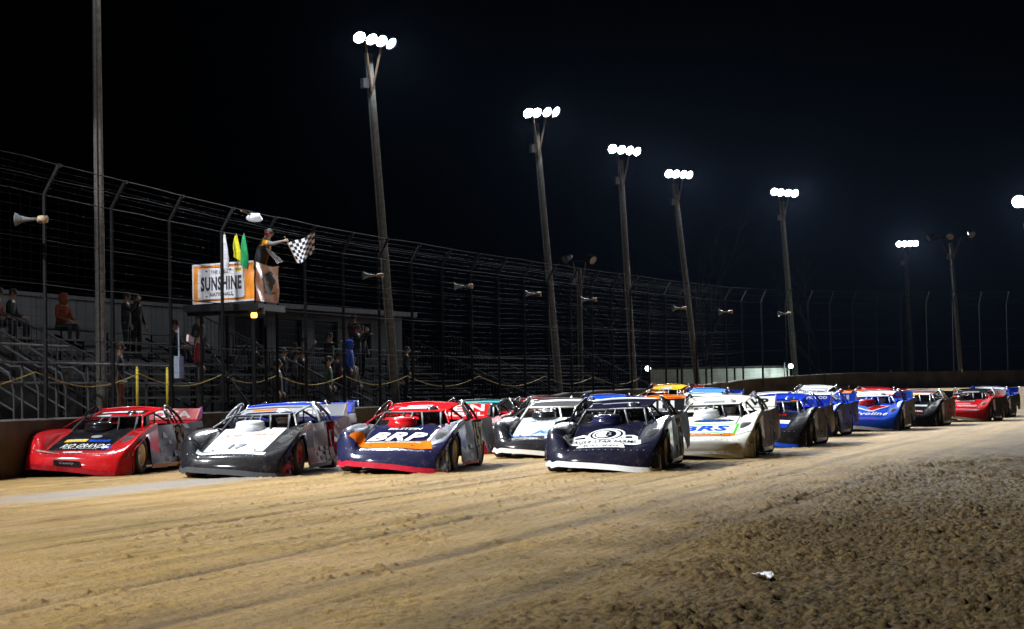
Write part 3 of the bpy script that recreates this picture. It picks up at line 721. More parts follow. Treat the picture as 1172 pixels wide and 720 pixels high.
def f_cage():
    mb = MB()
    t = lambda *p: mb.tube(p, .022, 6)
    t((-.52, -.78, .55), (-.52, -.80, 1.13), (.52, -.80, 1.15), (.52, -.78, .55)); t((-.50, .15, 1.05), (-.52, -.80, 1.13)); t((.50, .15, 1.05), (.52, -.80, 1.13)); t((-.50, .15, 1.05), (.50, .15, 1.05))
    t((-.50, .15, 1.05), (-.60, .62, .78)); t((.50, .15, 1.05), (.60, .62, .78)); t((0, .15, 1.05), (-.02, .60, .80)); t((.14, .15, 1.05), (.22, .60, .80)); t((-.16, .15, 1.05), (-.28, .60, .80))
    t((-.52, -.8, 1.1), (-.6, -1.9, .85)); t((.52, -.8, 1.1), (.6, -1.9, .85)); t((-.5, -.8, .8), (.5, -.8, 1.1)); t((.55, .1, .8), (.52, -.8, .8)); t((-.6, -.1, .84), (-.55, -.8, .8))
    return mb
def f_loop(s):       # hooped side panel behind the door window
    mb = MB(); P = []
    for k in range(15):
        a = math.pi*k/14; P.append((s*(.66+.22*(1-math.sin(a))), -.55-.85*k/14, .90+.36*math.sin(a)**.7))
    mb.tube(P, .028, 6); mb.tube([(s*.70, -.85, 1.22), (s*.86, -.92, .92)], .018, 5); mb.tube([(s*.70, -1.1, 1.22), (s*.86, -1.12, .92)], .018, 5); mb.tube([(s*.80, -.66, 1.06), (s*.80, -1.3, 1.06)], .016, 5)
    return mb
def f_sail(s):
    mb = MB(); A = [(.625, -1.0, 1.23), (.63, -1.2, 1.24), (.90, -2.05, .98), (.92, -1.38, .925), (.76, -1.14, 1.1)]
    P = [(s*x, y, z) for x, y, z in A]+[(s*(x-.012), y, z) for x, y, z in A]
    fs = [(0, 1, 2, 3, 4), (9, 8, 7, 6, 5)]+[(i, (i+1) % 5, 5+(i+1) % 5, 5+i) for i in range(5)]
    return mb.add(P, fs)
def f_deck():
    mb = MB(); P = []; n = 8
    for i in range(n+1):
        y = -.95-1.4*i/n; z = .90+.055*i/n
        for x in (-.95, -.5, 0, .5, .95): P.append((x, y, z))
    return mb.add(P, [(i*5+k, i*5+k+1, (i+1)*5+k+1, (i+1)*5+k) for i in range(n) for k in range(4)])
def f_spoiler(): return MB().box((0, -2.40, 1.085), (1.86, .014, .24), 0, 0, 0, R(-18)*-1)
def f_spside(s):
    A = [(-2.08, .985), (-2.32, .97), (-2.46, 1.0), (-2.50, 1.24), (-2.38, 1.22)]; n = 5
    P = [(s*.95, y, z) for y, z in A]+[(s*.937, y, z) for y, z in A]
    return MB().add(P, [tuple(range(5)), tuple(range(9, 4, -1))]+[(i, (i+1) % 5, 5+(i+1) % 5, 5+i) for i in range(5)])
def f_cockpit():
    mb = MB(); mb.box((0, -.22, .66), (1.84, 1.45, .05)); mb.box((0, .48, .74), (1.7, .03, .16)); mb.box((.1, -.9, .80), (1.84, .03, .22)); mb.box((.35, -.3, .76), (1.0, 1.1, .05), 0, 0, .0)
    return mb
def f_chassis():
    mb = MB(); mb.box((0, .2, .30), (1.5, 3.9, .16)); mb.box((0, -1.9, .5), (1.5, .8, .5)); mb.box((0, 1.35, .4), (1.1, .5, .3)); mb.box((0, -.2, .5), (1.85, 1.7, .3)); return mb
def f_seat():
    mb = MB(); mb.box((-.26, -.5, .78), (.46, .12, .6), 0, 0, 0, R(-12)); mb.box((-.26, -.35, .62), (.46, .45, .1)); mb.box((-.02, -.42, 1.0), (.03, .2, .2)); mb.box((-.50, -.42, 1.0), (.03, .2, .2)); return mb
def f_scoop():
    mb = MB(); prof = []
    M = Matrix.Translation((.10, .52, .835)) @ Matrix.Diagonal((1.0, 1.1, .85, 1))
    mb.lathe([(.24, -.08), (.27, .0), (.255, .05), (.245, .075), (.255, .10), (.22, .145), (.12, .165), (0, .17)], M, 24); return mb
def f_tyre():
    M = Matrix.Rotation(math.pi/2, 4, 'Y')
    return MB().lathe([(.19, -.12), (.20, -.155), (.29, -.165), (.325, -.155), (.35, -.13), (.355, -.06), (.355, 0), (.355, .06), (.35, .13), (.325, .155), (.29, .165), (.20, .155), (.19, .12)], M, 32)
def f_rim():
    M = Matrix.Rotation(math.pi/2, 4, 'Y'); mb = MB()
    for s in (-1, 1): mb.lathe([(.0, s*.10), (.05, s*.115), (.055, s*.10), (.13, s*.09), (.165, s*.12), (.195, s*.15), (.205, s*.152), (.20, s*.12)], M, 24)
    return mb
def f_wing(k): pass
PAINTS = dict(red=(.50, .008, .012), darkred=(.28, .006, .012), crimson=(.42, .012, .03), black=(.010, .010, .012), navy=(.012, .013, .045), darknavy=(.008, .008, .020), white=(.78, .78, .76), cream=(.70, .68, .60), silver=(.62, .63, .66), grey=(.25, .26, .28),
    blue=(.008, .035, .42), royal=(.012, .07, .52), ltblue=(.06, .20, .62), orange=(.62, .13, .008), yellow=(.80, .50, .02), tan=(.42, .33, .16), turq=(.02, .35, .38), green=(.04, .45, .03), darkgrey=(.06, .062, .066), palegrey=(.60, .64, .66))
def PM_(n): return paint('flat_'+n, PAINTS[n], .6, 0, .2, 0, .0)
def P_(n, **k): return paint(n, PAINTS[n], **k) if not k else paint(n+'_'+'_'.join(str(v) for v in k.values()), PAINTS[n], **k)
CHROME = mat('door_wrap_chrome', (.16, .13, .12), .30, .35, 0, .6, 2.2, .5, spec=.15)
DARKWRAP = mat('door_wrap_dark', (.026, .018, .026), .5, 0, 0, .5, 2.5, .10, spec=.04)
REDWRAP = mat('door_wrap_red', (.13, .018, .022), .5, 0, 0, .5, 2.5, .10, spec=.04)
DECALS = [mat('decal_%d' % i, tuple(q*.28 for q in c), .5, 0, 0, spec=.06) for i, c in enumerate(((.75, .75, .75), (.6, .02, .03), (.02, .07, .5), (.8, .5, .02), (.02, .02, .02), (.7, .25, .02), (.25, .35, .5)))]
CARS = []
def race_car(pos, yawdeg, sp, label):
    x, y = pos; a = R(yawdeg); z = gz(x, y)
    e = .8; nx_ = -(gz(x+e, y)-gz(x-e, y))/(2*e); ny_ = -(gz(x, y+e)-gz(x, y-e))/(2*e)
    rj = random.Random(label+'ride'); up_ = (Vector((nx_, ny_, 1)).normalized()+Vector((rj.uniform(-.016, .016), rj.uniform(-.010, .010), 0))).normalized(); f_ = Vector((-math.sin(a), -math.cos(a), 0)); f_ = (f_-up_*f_.dot(up_)).normalized(); r_ = f_.cross(up_)
    c = empty('race_car', (x, y, z), 0, label, 'race car', 'dirt race cars lined up on the track')
    c.scale = (1.06, 1, 1); c.rotation_euler = Matrix(((r_.x, f_.x, up_.x), (r_.y, f_.y, up_.y), (r_.z, f_.z, up_.z))).to_euler()
    g = lambda k, d=None: sp.get(k, d)
    base = g('base'); pm_ = lambda k, d: P_(g(k, d))
    nm = pm('nose', f_noseall, True)
    if not nm.materials: nm.materials.append(STEEL); nm.materials.append(STEEL)
    no = link('nose', nm, c, pm_('nose', base)); link('splitter', pm('splitter', f_lip, False), no, pm_('lip', base))
    hm_ = pm('hood', f_hood, True)
    if not hm_.materials: hm_.materials.append(BLACKM); hm_.materials.append(BLACKM)
    ho = link('hood', hm_, c, PM_(g('hood', base)) if g('hood') != 'silver' else paint('polished', (.80, .80, .83), .33, .6, .10, .25, .5)); 
    link('fender', pm('fender_r', lambda: fender(True), True), c, pm_('fr', base)); link('fender', pm('fender_l', lambda: fender(False), True), c, pm_('fl', g('fr', base)))
    dm = g('door', DARKWRAP)
    doors = {}; quarters = {}
    for s in (-1, 1):
        doors[s] = link('door', pm('door%d' % s, lambda: side_panel(.98, -.62, .15, .17, .87, .90, s), True), c, dm)
        q = quarters[s] = link('quarter_panel', pm('quarter%d' % s, lambda: side_panel(-.625, -2.38, .17, .28, .90, .95, s, .06, 16, True), True), c, g('quarter', dm))
        link('skirt', pm('skirt%d' % s, lambda: MB().box((s*1.045, .18, .13), (.012, 1.6, .08), 0, 0, s*.25)), doors[s], P_(g('skirt', 'grey')))
        link('windshield_post', pm('post%d' % s, lambda: f_post(s), True), c, pm_('roof', base))
        link('side_hoop', pm('hoop%d' % s, lambda: f_loop(s), True), c, P_(g('hoop', 'black')))
    ro = link('roof', pm('roof', f_roof), c, PM_(g('roof', base))); link('roof_hoop', pm('duck', f_ducktail, True), ro, pm_('tail', g('roof', base)))
    link('roll_cage', pm('cage', f_cage, True), c, CAGE if g('cage', 'black') == 'black' else P_(g('cage')))
    link('rear_deck', pm('deck', f_deck), c, PM_(g('deck', base)))
    so = link('spoiler', pm('spoiler', f_spoiler), c, pm_('spoiler', base))
    for s in (-1, 1): link('spoiler_side', pm('spside%d' % s, lambda: f_spside(s)), so, pm_('spside', g('spoiler', base)))
    link('cockpit', pm('cockpit', f_cockpit), c, BLACKM); link('chassis', pm('chassis', f_chassis), c, BLACKM); link('seat', pm('seat', f_seat), c, mat('seat_grey', (.05, .05, .055), .5))
    link('hood_scoop', pm('scoop', f_scoop, True), c, pm_('scoop', base))
    for (wx, wy) in ((.83, 1.36), (-.83, 1.36), (.82, -1.27), (-.82, -1.27)):
        t_ = link('wheel', pm('tyre', f_tyre, True), c, TYRE, (wx, wy, .352)); link('rim', pm('rim', f_rim, True), t_, P_(g('rim', 'grey')))
    # lettering and decals
    def decal(parent, v2, f, m, how, *args, name='lettering', **kw):
        o = how(v2, f, *args, **kw).build(name, m, parent); return o
    for (txt, w, h, yc, colr, shear, xc, *ofs) in g('hoodtext', ()):
        v2, f = text2d(txt, w, h, shear, .035 if len(txt) < 6 else .012); par = no if yc > 2.08 else ho; decal(par, v2, f, PM_(colr), on_hood, yc, 1., ofs[0] if ofs else .019, xc)
    for (x0, x1, y0, y1, colr) in g('hoodpatch', ()):
        v2, f = quad2(x0, x1, -(y1-y0)/2, (y1-y0)/2, 16); decal(no if (y0+y1)/2 > 2.08 else ho, v2, f, PM_(colr), on_hood, (y0+y1)/2, 1., .005, 0, name='decal')
    for poly, colr, off in g('hoodpoly', ()):
        yc = sum(p[1] for p in poly)/len(poly); v2 = [(p[0], yc-p[1]) for p in poly]; decal(ho, v2, [tuple(range(len(poly)))], PM_(colr), on_hood, yc, 1., off, 0, name='decal')
    if g('num'):
        for s in (-1, 1):
            v2, f = text2d(g('num'), g('numw', .62), .46, .12, .045); decal(quarters[s], v2, f, PM_(g('numcol', 'white')), on_side, -.98, .63, s, .016)
            if g('numout'):
                v2, f = text2d(g('num'), g('numw', .62)+.06, .52, .12, .075); decal(quarters[s], v2, f, PM_(g('numout')), on_side, -.98, .63, s, .011, name='number_outline')
    rd = random.Random(label)
    for s in (-1, 1):
        mb = MB()
        for k in range(g('ndec', 16)):
            yc = rd.uniform(-.55, .85); zc = rd.choice((.24, .33, .42, .56, .70, .80)); w = rd.uniform(.08, .30); h = rd.uniform(.05, .12)
            v2, f = quad2(-w/2, w/2, -h/2, h/2, 2); b_ = on_side(v2, f, yc, zc, s, .004+.001*(k % 4)); mb.add(b_.v, b_.f, rd.randrange(len(DECALS)))
        mb.build('stickers', DECALS, doors[s])
        mb = MB()
        for k in range(g('nqdec', 9)):
            yc = rd.uniform(-2.1, -.75); zc = rd.choice((.36, .80, .86) if g('num') else (.40, .55, .68, .82)); w = rd.uniform(.1, .4); h = rd.uniform(.05, .11)
            if zc < .7 and abs(yc+1.27) < .55: continue
            v2, f = quad2(-w/2, w/2, -h/2, h/2, 2); b_ = on_side(v2, f, yc, zc, s, .006+.001*(k % 4)); mb.add(b_.v, b_.f, rd.randrange(len(DECALS)))
        if mb.f: mb.build('stickers', DECALS, quarters[s])
        je = 0 if s > 0 else NC-1; mb = MB()
        for k in range(g('nndec', 5)):
            yc = rd.uniform(1.84, 2.12); zc = rd.choice((.24, .31, .38)); w = rd.uniform(.05, .14); h = rd.uniform(.03, .06)
            x_ = s*(float(np.interp(-yc, -SY[:, je], np.abs(SX[:, je])))+.028); mb.add([(x_, yc-w/2, zc-h/2), (x_, yc+w/2, zc-h/2), (x_, yc+w/2, zc+h/2), (x_, yc-w/2, zc+h/2)], [(0, 1, 2, 3)], rd.randrange(len(DECALS)))
        mb.build('stickers', DECALS, no)
    for (txt, w, h, xc, zc, colr) in g('sptext', ()):
        v2, f = text2d(txt, w, h, 0, .04); mb = MB(); mb.add([(xc-p, -2.385-(q+zc-1.075)*.32*1.0, zc+q) for p, q in v2], f); mb.build('lettering', P_(colr, dirt=0), so)
    for (x0, x1, y0, y1, colr) in g('roofpatch', ()):
        mb = MB(); n = 8; P = []
        for i in range(n+1):
            xx = x0+(x1-x0)*i/n
            for yy in (y0, y1):
                f = (.02-yy)/1.22; u = xx/(.60+.03*f); P.append((xx*.92, yy, 1.06+.15*f+.02*(1-u*u)-.012*u-.03*(1-f)**6+.006))
        mb.add(P, [(2*i, 2*i+2, 2*i+3, 2*i+1) for i in range(n)]); mb.build('decal', PM_(colr), ro)
    if g('headlights'):
        for sg in (-1, 1):
            mb = MB(); pts = [(sg*.20, 2.315), (sg*.62, 2.26), (sg*.74, 2.20), (sg*.72, 2.14), (sg*.55, 2.20), (sg*.20, 2.27)]
            v = [tuple(hoodpt(px_, py_-.12*abs(px_)**3, .008)) for px_, py_ in pts]; mb.add(v, [tuple(range(6)) if sg < 0 else tuple(range(5, -1, -1))]); mb.build('headlight_decal', mat('headlight_print', (.45, .45, .42), .2, .4, .6, .6, 25), no)
    if g('grille'):
        mb = MB(); v2, f = quad2(-.24, .24, -.05, .05, 6); b_ = MB().add([(-p, 2.47-.30*abs(p/.95)**3+.012, .235+q+.095*(-p)/.9*.6) for p, q in v2], f); b_.build('grille_decal', P_('black'), no)
        v2, f = text2d(g('grille'), .26, .055, .2, .02); MB().add([(-p, 2.492, .235+q+.095*(-p)/.9*.6) for p, q in v2], f).build('lettering', P_('grey', dirt=0), no)
    CARS.append((c, sp)); return c
def star(cx, cy, r):
    return [(cx+(r if k % 2 == 0 else r*.42)*math.sin(math.pi*k/5), cy+(r if k % 2 == 0 else r*.42)*math.cos(math.pi*k/5)) for k in range(10)]
def ell(cx, cy, a, b, n=28): return [(cx+a*math.cos(2*math.pi*k/n), cy+b*math.sin(2*math.pi*k/n)) for k in range(n)]
def axle(x, y, yawdeg): a = R(yawdeg); return (x+math.sin(a)*1.36, y+math.cos(a)*1.36)
def car_ax(x, y, yw, sp, label): return race_car(axle(x, y, yw), yw, sp, label)
W_ = 'white'
car_ax(-7.98, 37.4, 8.5, dict(base='red', hood='black', roof='red', door=DARKWRAP, spoiler='red', scoop='black', rim='white', num='32', numcol='grey', numout='black', deck='darkred', lip='darkred', skirt='darkred', headlights=True, grille='Camry', sail='red', cage='black',
    hoodtext=[('RIO GRANDE', .84, .27, 1.80, W_, .35, -.09), ('WASTE SERVICES', .62, .05, 1.99, W_, .1, -.05), ('SUPPLY', .34, .10, 1.38, W_, .2, .2), ('TRUCK', .30, .10, 1.36, 'navy', .2, -.22), ('Racing', .26, .05, 2.20, 'black', 0, .02)],
    hoodpatch=[(-.17, .17, 2.15, 2.24, 'white'), (-.42, -.02, 1.28, 1.46, 'yellow'), (.02, .40, 1.30, 1.46, 'royal')], hoodpoly=[(star(.46, 1.84, .17), 'royal', .008), (star(.46, 1.84, .10), 'white', .012), (ell(.06, 1.1, .1, .1), 'grey', .008)],
    roofpatch=[(-.5, .5, -.30, -.75, 'black'), (-.42, .42, -.42, -.62, 'white'), (.1, .4, -.05, -.2, 'palegrey')], sptext=[('TOYOTA', 1.5, .15, 0, 1.085, W_)]),
    'red race car with a black hood and number 32, closest to the wall')
car_ax(-4.84, 35.7, 8.8, dict(base='black', hood='silver', roof='grey', door=REDWRAP, spoiler='grey', scoop='silver', rim='darkred', num='17', numcol='red', numout='navy', deck='navy', lip='darkgrey', skirt='black', tail='blue', hoop='grey',
    hoodtext=[('COMPONENTS', .44, .12, 1.05, 'red', .2, .26), ('EIBACH', .36, .13, 1.0, 'orange', .2, -.26), ('17', .3, .3, 1.75, 'grey', .2, 0)], hoodpatch=[(-.48, -.05, .90, 1.10, 'white'), (-.58, .58, 2.07, 2.21, 'palegrey')], roofpatch=[(-.35, .35, -.40, -.58, 'orange'), (-.55, .55, -.70, -.84, 'darkgrey'), (-.5, .4, -.12, -.24, 'navy'), (-.58, .58, -1.05, -1.15, 'blue')],
    sptext=[('INTEGRA', 1.1, .12, -.1, 1.08, W_)]), 'black race car with a gleaming silver hood and red number 17 on its door')
car_ax(-2.10, 36.2, 9.5, dict(base='navy', lip='crimson', roof='red', door=DARKWRAP, spoiler='red', scoop='red', rim='tan', num='157', numw=.9, numcol='palegrey', numout='black', deck='red', skirt='crimson', sail='red', hoop='black',
    hoodtext=[('BRP', 1.06, .66, 1.42, 'navy', .25, .0, .013), ('BRP', .97, .56, 1.42, W_, .25, .0), ('BROWNING RACE PRODUCTS INC', .96, .075, 1.80, W_, .2, .0), ('BILSTEIN', .60, .13, .88, W_, .3, -.02)],
    hoodpoly=[([(.74, 2.14), (.60, 1.62), (.53, 1.84), (0, 1.78), (-.50, 1.70), (-.60, 1.36), (-.73, 1.98), (-.35, 2.13), (0, 2.15), (.35, 2.15)], 'orange', .006)],
    roofpatch=[(-.35, .4, -.35, -.55, 'white'), (-.2, .3, -.65, -.8, 'palegrey')], sptext=[('EIN', .6, .13, -.55, 1.125, W_), ('KRUL', .7, .075, -.5, 1.0, W_)]),
    'navy race car with BRP on its hood, red roof and crimson lower lip')
E_mark = [(ell(0, 1.36, .31, .40), 'white', .006), (ell(0, 1.36, .275, .35), 'darknavy', .008), (ell(0, 1.36, .235, .31), 'white', .010), (ell(-.02, 1.36, .185, .26), 'darknavy', .012), (ell(-.05, 1.36, .13, .20), 'white', .014),
    ([(.64, 1.98), (.62, 1.74), (.40, 1.62), (-.40, 1.62), (-.62, 1.74), (-.64, 1.98), (0, 2.02)], 'white', .0075), ([(.40, 2.17), (.36, 2.0), (-.36, 2.0), (-.40, 2.17)], 'white', .008),
    ([(.56, 1.70), (.54, 1.50), (.46, 1.40), (.30, 1.40), (.28, 1.68)], 'white', .006), ([(-.56, 1.70), (-.54, 1.52), (-.40, 1.34), (-.28, 1.42), (-.28, 1.68)], 'white', .006), ([(.46, 1.60), (.44, 1.48), (.34, 1.48), (.34, 1.60)], 'darknavy', .009), ([(-.50, 1.64), (-.48, 1.54), (-.34, 1.50), (-.32, 1.62)], 'darknavy', .009)]
car_ax(1.64, 35.2, 11, dict(base='darknavy', lip='white', roof='darknavy', door=DARKWRAP, spoiler='black', scoop='navy', rim='tan', deck='black', skirt='silver', tail='white', hoop='black', sail='darknavy', num='E1', numcol='grey',
    hoodpoly=E_mark, hoodtext=[('E', .11, .26, 1.36, 'black', 0, -.05), ('EAGLE STAR FARMS', 1.10, .17, 1.84, 'darknavy', .1, 0), ('RACING', .58, .10, 2.09, 'darknavy', .1, 0)],
    roofpatch=[(-.58, .58, -.01, -.06, 'silver'), (-.35, .35, -.55, -.66, 'grey')], sptext=[('WILKIN', 1.5, .15, 0, 1.09, W_), ('FIRE', .5, .06, -.5, .99, 'grey')]),
    'dark navy race car with a white lip and a white oval emblem on its hood')
car_ax(3.92, 40.6, 14, dict(base='cream', roof='cream', door=CHROME, spoiler='cream', scoop='white', rim='grey', deck='cream', skirt='silver', hoop='black', sail='cream', lip='cream',
    hoodpatch=[(-.62, .62, 1.15, 2.02, 'orange'), ], hoodpoly=[([(.62, 1.88), (.62, 1.15), (-.62, 1.15), (-.62, 1.88)], 'green', .007), ([(.57, 1.82), (.57, 1.22), (-.57, 1.22), (-.57, 1.82)], 'white', .010), (ell(.08, .88, .40, .10), 'black', .007)],
    hoodtext=[('BRS', .90, .40, 1.52, 'royal', .15, 0), ('OUR SAVED NUMBERS', .8, .07, 1.95, 'white', .2, 0), ('Boulevard', .56, .16, .87, 'ltblue', .3, -.12)], roofpatch=[(-.4, .3, -.2, -.5, 'grey')], sptext=[('VP', .4, .15, -.6, 1.08, 'black')]),
    'cream white race car with a green framed BRS panel on its hood')
car_ax(6.05, 47.6, 17, dict(base='black', hood='blue', lip='royal', roof='blue', door=CHROME, spoiler='blue', scoop='black', rim='grey', deck='blue', skirt='silver', hoop='blue', sail='blue', cage='grey',
    hoodpoly=[([(.0, 1.62), (.0, 1.42), (-.30, 1.42), (-.52, 1.25), (-.42, 1.55)], 'orange', .011)], hoodpatch=[(-.58, .58, .6, 1.12, 'black'), (-.1, .58, 1.14, 1.36, 'black'), (.02, .52, 1.36, 1.66, 'white')],
    hoodtext=[('MAGTEAR', .95, .16, .92, 'red', .2, .1), ('RPM', .46, .26, 1.50, 'red', .2, .26), ('RACE FUEL', .5, .10, 1.24, W_, .2, .26), ('DUNCAN', .62, .16, 1.88, W_, .2, .22)], roofpatch=[(-.5, .5, -.1, -.3, 'black'), (-.52, -.36, -.02, -.12, 'orange')], sptext=[('FK ROD', .5, .08, -.6, 1.13, W_)]),
    'blue and black race car with an orange flash on its blue hood')
car_ax(8.10, 56.6, 19, dict(base='royal', hood='white', roof='white', nose='royal', door=CHROME, spoiler='royal', scoop='white', rim='grey', deck='royal', skirt='silver', hoop='royal', sail='royal', roofpatch=[(-.6, .6, 0, -.15, 'orange')], sptext=[('SSI', .5, .14, -.5, 1.08, W_)]),
    'blue race car with white roof and white hood behind the blue and black one')
car_ax(11.1, 62.6, 17.5, dict(base='royal', lip='white', roof='white', door=CHROME, spoiler='ltblue', scoop='red', rim='grey', deck='royal', skirt='silver', hoop='black', sail='red', cage='royal', hood='royal',
    hoodpoly=[([(.60, .72), (.12, .72), (-.10, 1.14), (.14, 1.44)], 'white', .006), ([(.53, .76), (.15, .76), (-.06, 1.14), (.12, 1.36)], 'red', .010), ([(-.62, .72), (-.48, .72), (.14, 1.46), (.02, 1.40)], 'white', .008), ([(-.45, .74), (-.14, .74), (-.05, 1.0), (.04, 1.30)], 'ltblue', .010)],
    hoodtext=[('Valvoline', 1.22, .38, 1.72, W_, .2, -.02), ('AMERICAN RACER', .7, .05, 2.33, 'red', .1, 0)], roofpatch=[(-.6, .6, .0, -.35, 'red'), (-.5, .5, -.03, -.2, 'white')], sptext=[('C9', .4, .15, -.55, 1.08, 'red')]),
    'bright blue race car with a red and white V shape on its hood')
car_ax(13.55, 68.4, 20, dict(base='black', roof='grey', door=CHROME, spoiler='black', scoop='grey', rim='grey', deck='black', skirt='silver', hoop='white', sail='white', roofpatch=[(-.5, .5, -.05, -.3, 'white'), (-.2, .35, -.06, -.2, 'yellow'), (-.6, .6, -.5, -.9, 'darkred')], cage='grey',
    hoodtext=[('Allstar', .62, .24, 1.45, W_, .2, .18), ('KEYSER', .4, .12, 1.85, W_, .2, -.3)], hoodpatch=[(-.5, -.16, 1.28, 1.58, 'orange'), (-.5, .0, .88, 1.08, 'white'), (.06, .54, .95, 1.15, 'palegrey'), (.1, .5, 1.78, 1.94, 'red')], sptext=[('HOOKER', .8, .12, -.3, 1.08, W_)]),
    'black race car with white and yellow roof front, left of the far red car')
car_ax(17.0, 75.5, 23, dict(base='red', lip='cream', roof='black', door=DARKWRAP, spoiler='white', scoop='black', rim='grey', deck='red', skirt='silver', hoop='white', sail='white', headlights=True, roofpatch=[(-.35, .3, -.1, -.35, 'grey')],
    hoodtext=[('HOOSIER', .7, .17, .86, W_, .2, 0), ('RICH POWERED', 1.05, .22, 1.62, W_, .3, 0)], hoodpatch=[(-.25, .25, 1.15, 1.36, 'grey'), (-.62, .62, 2.05, 2.16, 'grey')], sptext=[('96', .4, .15, -.5, 1.08, 'black')]),
    'red race car with a black roof and cream lip near the far end')
car_ax(19.5, 83.2, 22, dict(base='royal', nose='navy', fl='navy', fr='royal', hood='ltblue', roof='palegrey', door=DARKWRAP, spoiler='royal', scoop='royal', rim='cream', deck='royal', hoop='royal', sail='royal', skirt='grey', hoodtext=[('7', .3, .3, 1.5, W_, .1, .2)], roofpatch=[(-.5, .5, -.4, -.7, 'royal')], sptext=[('JR', .5, .15, -.4, 1.08, W_)]),
    'light blue race car with a dark navy nose, last in line at the right')
car_ax(.62, 43.2, 11, dict(base='black', hood='palegrey', lip='cream', roof='darkgrey', door=DARKWRAP, spoiler='white', scoop='black', rim='grey', deck='black', skirt='silver', hoop='black', sail='grey', cage='cream', roofpatch=[(-.5, .5, -.75, -1.05, 'cream')],
    hoodpoly=[([(.58, 2.03), (.58, 1.7), (.56, .8), (.52, .8), (.52, 1.8)], 'ltblue', .007), ([(.62, 2.0), (.62, 1.62), (.44, 1.56), (.22, 1.95)], 'black', .009), (star(.38, 1.80, .08), 'white', .012), (star(.50, 1.80, .08), 'white', .012)], hoodtext=[('JCB', .66, .36, 1.78, 'ltblue', .5, -.14), ('MARTIN', .7, .13, .84, 'grey', .2, 0)], hoodpatch=[(-.58, .3, 2.0, 2.05, 'ltblue')], sptext=[('22', .4, .15, -.5, 1.08, 'royal')]),
    'black race car with a pale grey hood lettered JCB and a grey roof')
for (x, y, yw, sp, lab) in (
  (-5.35, 43.0, 10, dict(base='blue', roof='blue', spoiler='blue', hoodtext=[('RACING', .7, .1, 1.6, 'red', .2, 0)]), 'blue race car mostly hidden between the red car and the silver hooded car'),
  (-1.25, 46.6, 11, dict(base='darkred', roof='black', spoiler='black', roofpatch=[(-.5, .5, -.7, -1.0, 'turq'), (.0, .5, -.5, -.65, 'orange'), (-.4, .1, -.3, -.45, 'white')], scoop='white'), 'race car with turquoise roof lettering showing just above the red roof'),
  (.35, 50.6, 12, dict(base='white', roof='darkred', spoiler='darkred', fr='red', scoop='red', roofpatch=[(-.5, .5, -.1, -.3, 'red'), (-.45, .45, -.35, -.5, 'white'), (-.45, .3, -.7, -.85, 'white')], hood='white', nose='navy', sail='red', cage='cream'), 'white race car with a dark red roof behind the pale hooded black car'),
  (2.45, 62.0, 14, dict(base='royal', roof='royal', spoiler='royal', sptext=[('DIXI', .6, .15, -.5, 1.08, W_)], hood='white', scoop='white'), 'royal blue roofed race car seen over the dark navy car with the oval emblem'),
  (3.75, 55.2, 15, dict(base='white', roof='orange', spoiler='black', roofpatch=[(-.2, .4, -.1, -.35, 'white'), (-.55, -.1, -.6, -.8, 'red'), (.2, .6, -.5, -.8, 'yellow')]), 'white race car with an orange and white roof behind the oval emblem car'),
  (5.35, 75.0, 18, dict(base='orange', roof='yellow', spoiler='orange', sail='red', roofpatch=[(-.2, .2, -.1, -.6, 'palegrey')], hood='black', scoop='black'), 'orange race car with a yellow roof near the far wall'),
  (5.3, 60.4, 16, dict(base='white', roof='white', spoiler='white', sail='palegrey', roofpatch=[(-.3, .3, -.3, -.5, 'palegrey')], sptext=[('9', .2, .15, -.6, 1.08, 'red')]), 'all white race car half hidden behind the cream white one'),
  (6.3, 69.6, 17, dict(base='ltblue', roof='ltblue', spoiler='royal', hood='white', scoop='royal', nose='white', roofpatch=[(-.5, .5, -.02, -.12, 'palegrey')], hoodtext=[('THOMPSON', 1.0, .2, 1.6, 'royal', .2, 0)]), 'light blue roofed race car with a white hood near the far wall'),
  (7.95, 63.8, 18, dict(base='white', roof='white', spoiler='white', sail='red', roofpatch=[(-.6, -.35, 0, -.4, 'red'), (-.1, .3, -.3, -.5, 'royal')]), 'white race car with red roof corners behind the blue and black car'),
  (11.55, 79.0, 20, dict(base='silver', roof='silver', spoiler='black', sail='black', scoop='black', roofpatch=[(-.55, .55, -.2, -.6, 'grey')]), 'silver roofed race car nearest the wall of the far turn'),
  (12.0, 71.6, 20, dict(base='orange', roof='orange', spoiler='orange', nose='orange', scoop='white', roofpatch=[(-.3, .3, -.1, -.35, 'white')], sail='red', hoop='red'), 'orange race car behind the blue car with the white roof'),
  (14.0, 79.6, 21, dict(base='red', roof='darkred', spoiler='red', scoop='black'), 'dark red race car just visible beside the orange one')):
    car_ax(x, y, yw, dict({'rim': 'grey', 'skirt': 'silver', 'door': CHROME}, **sp), lab)

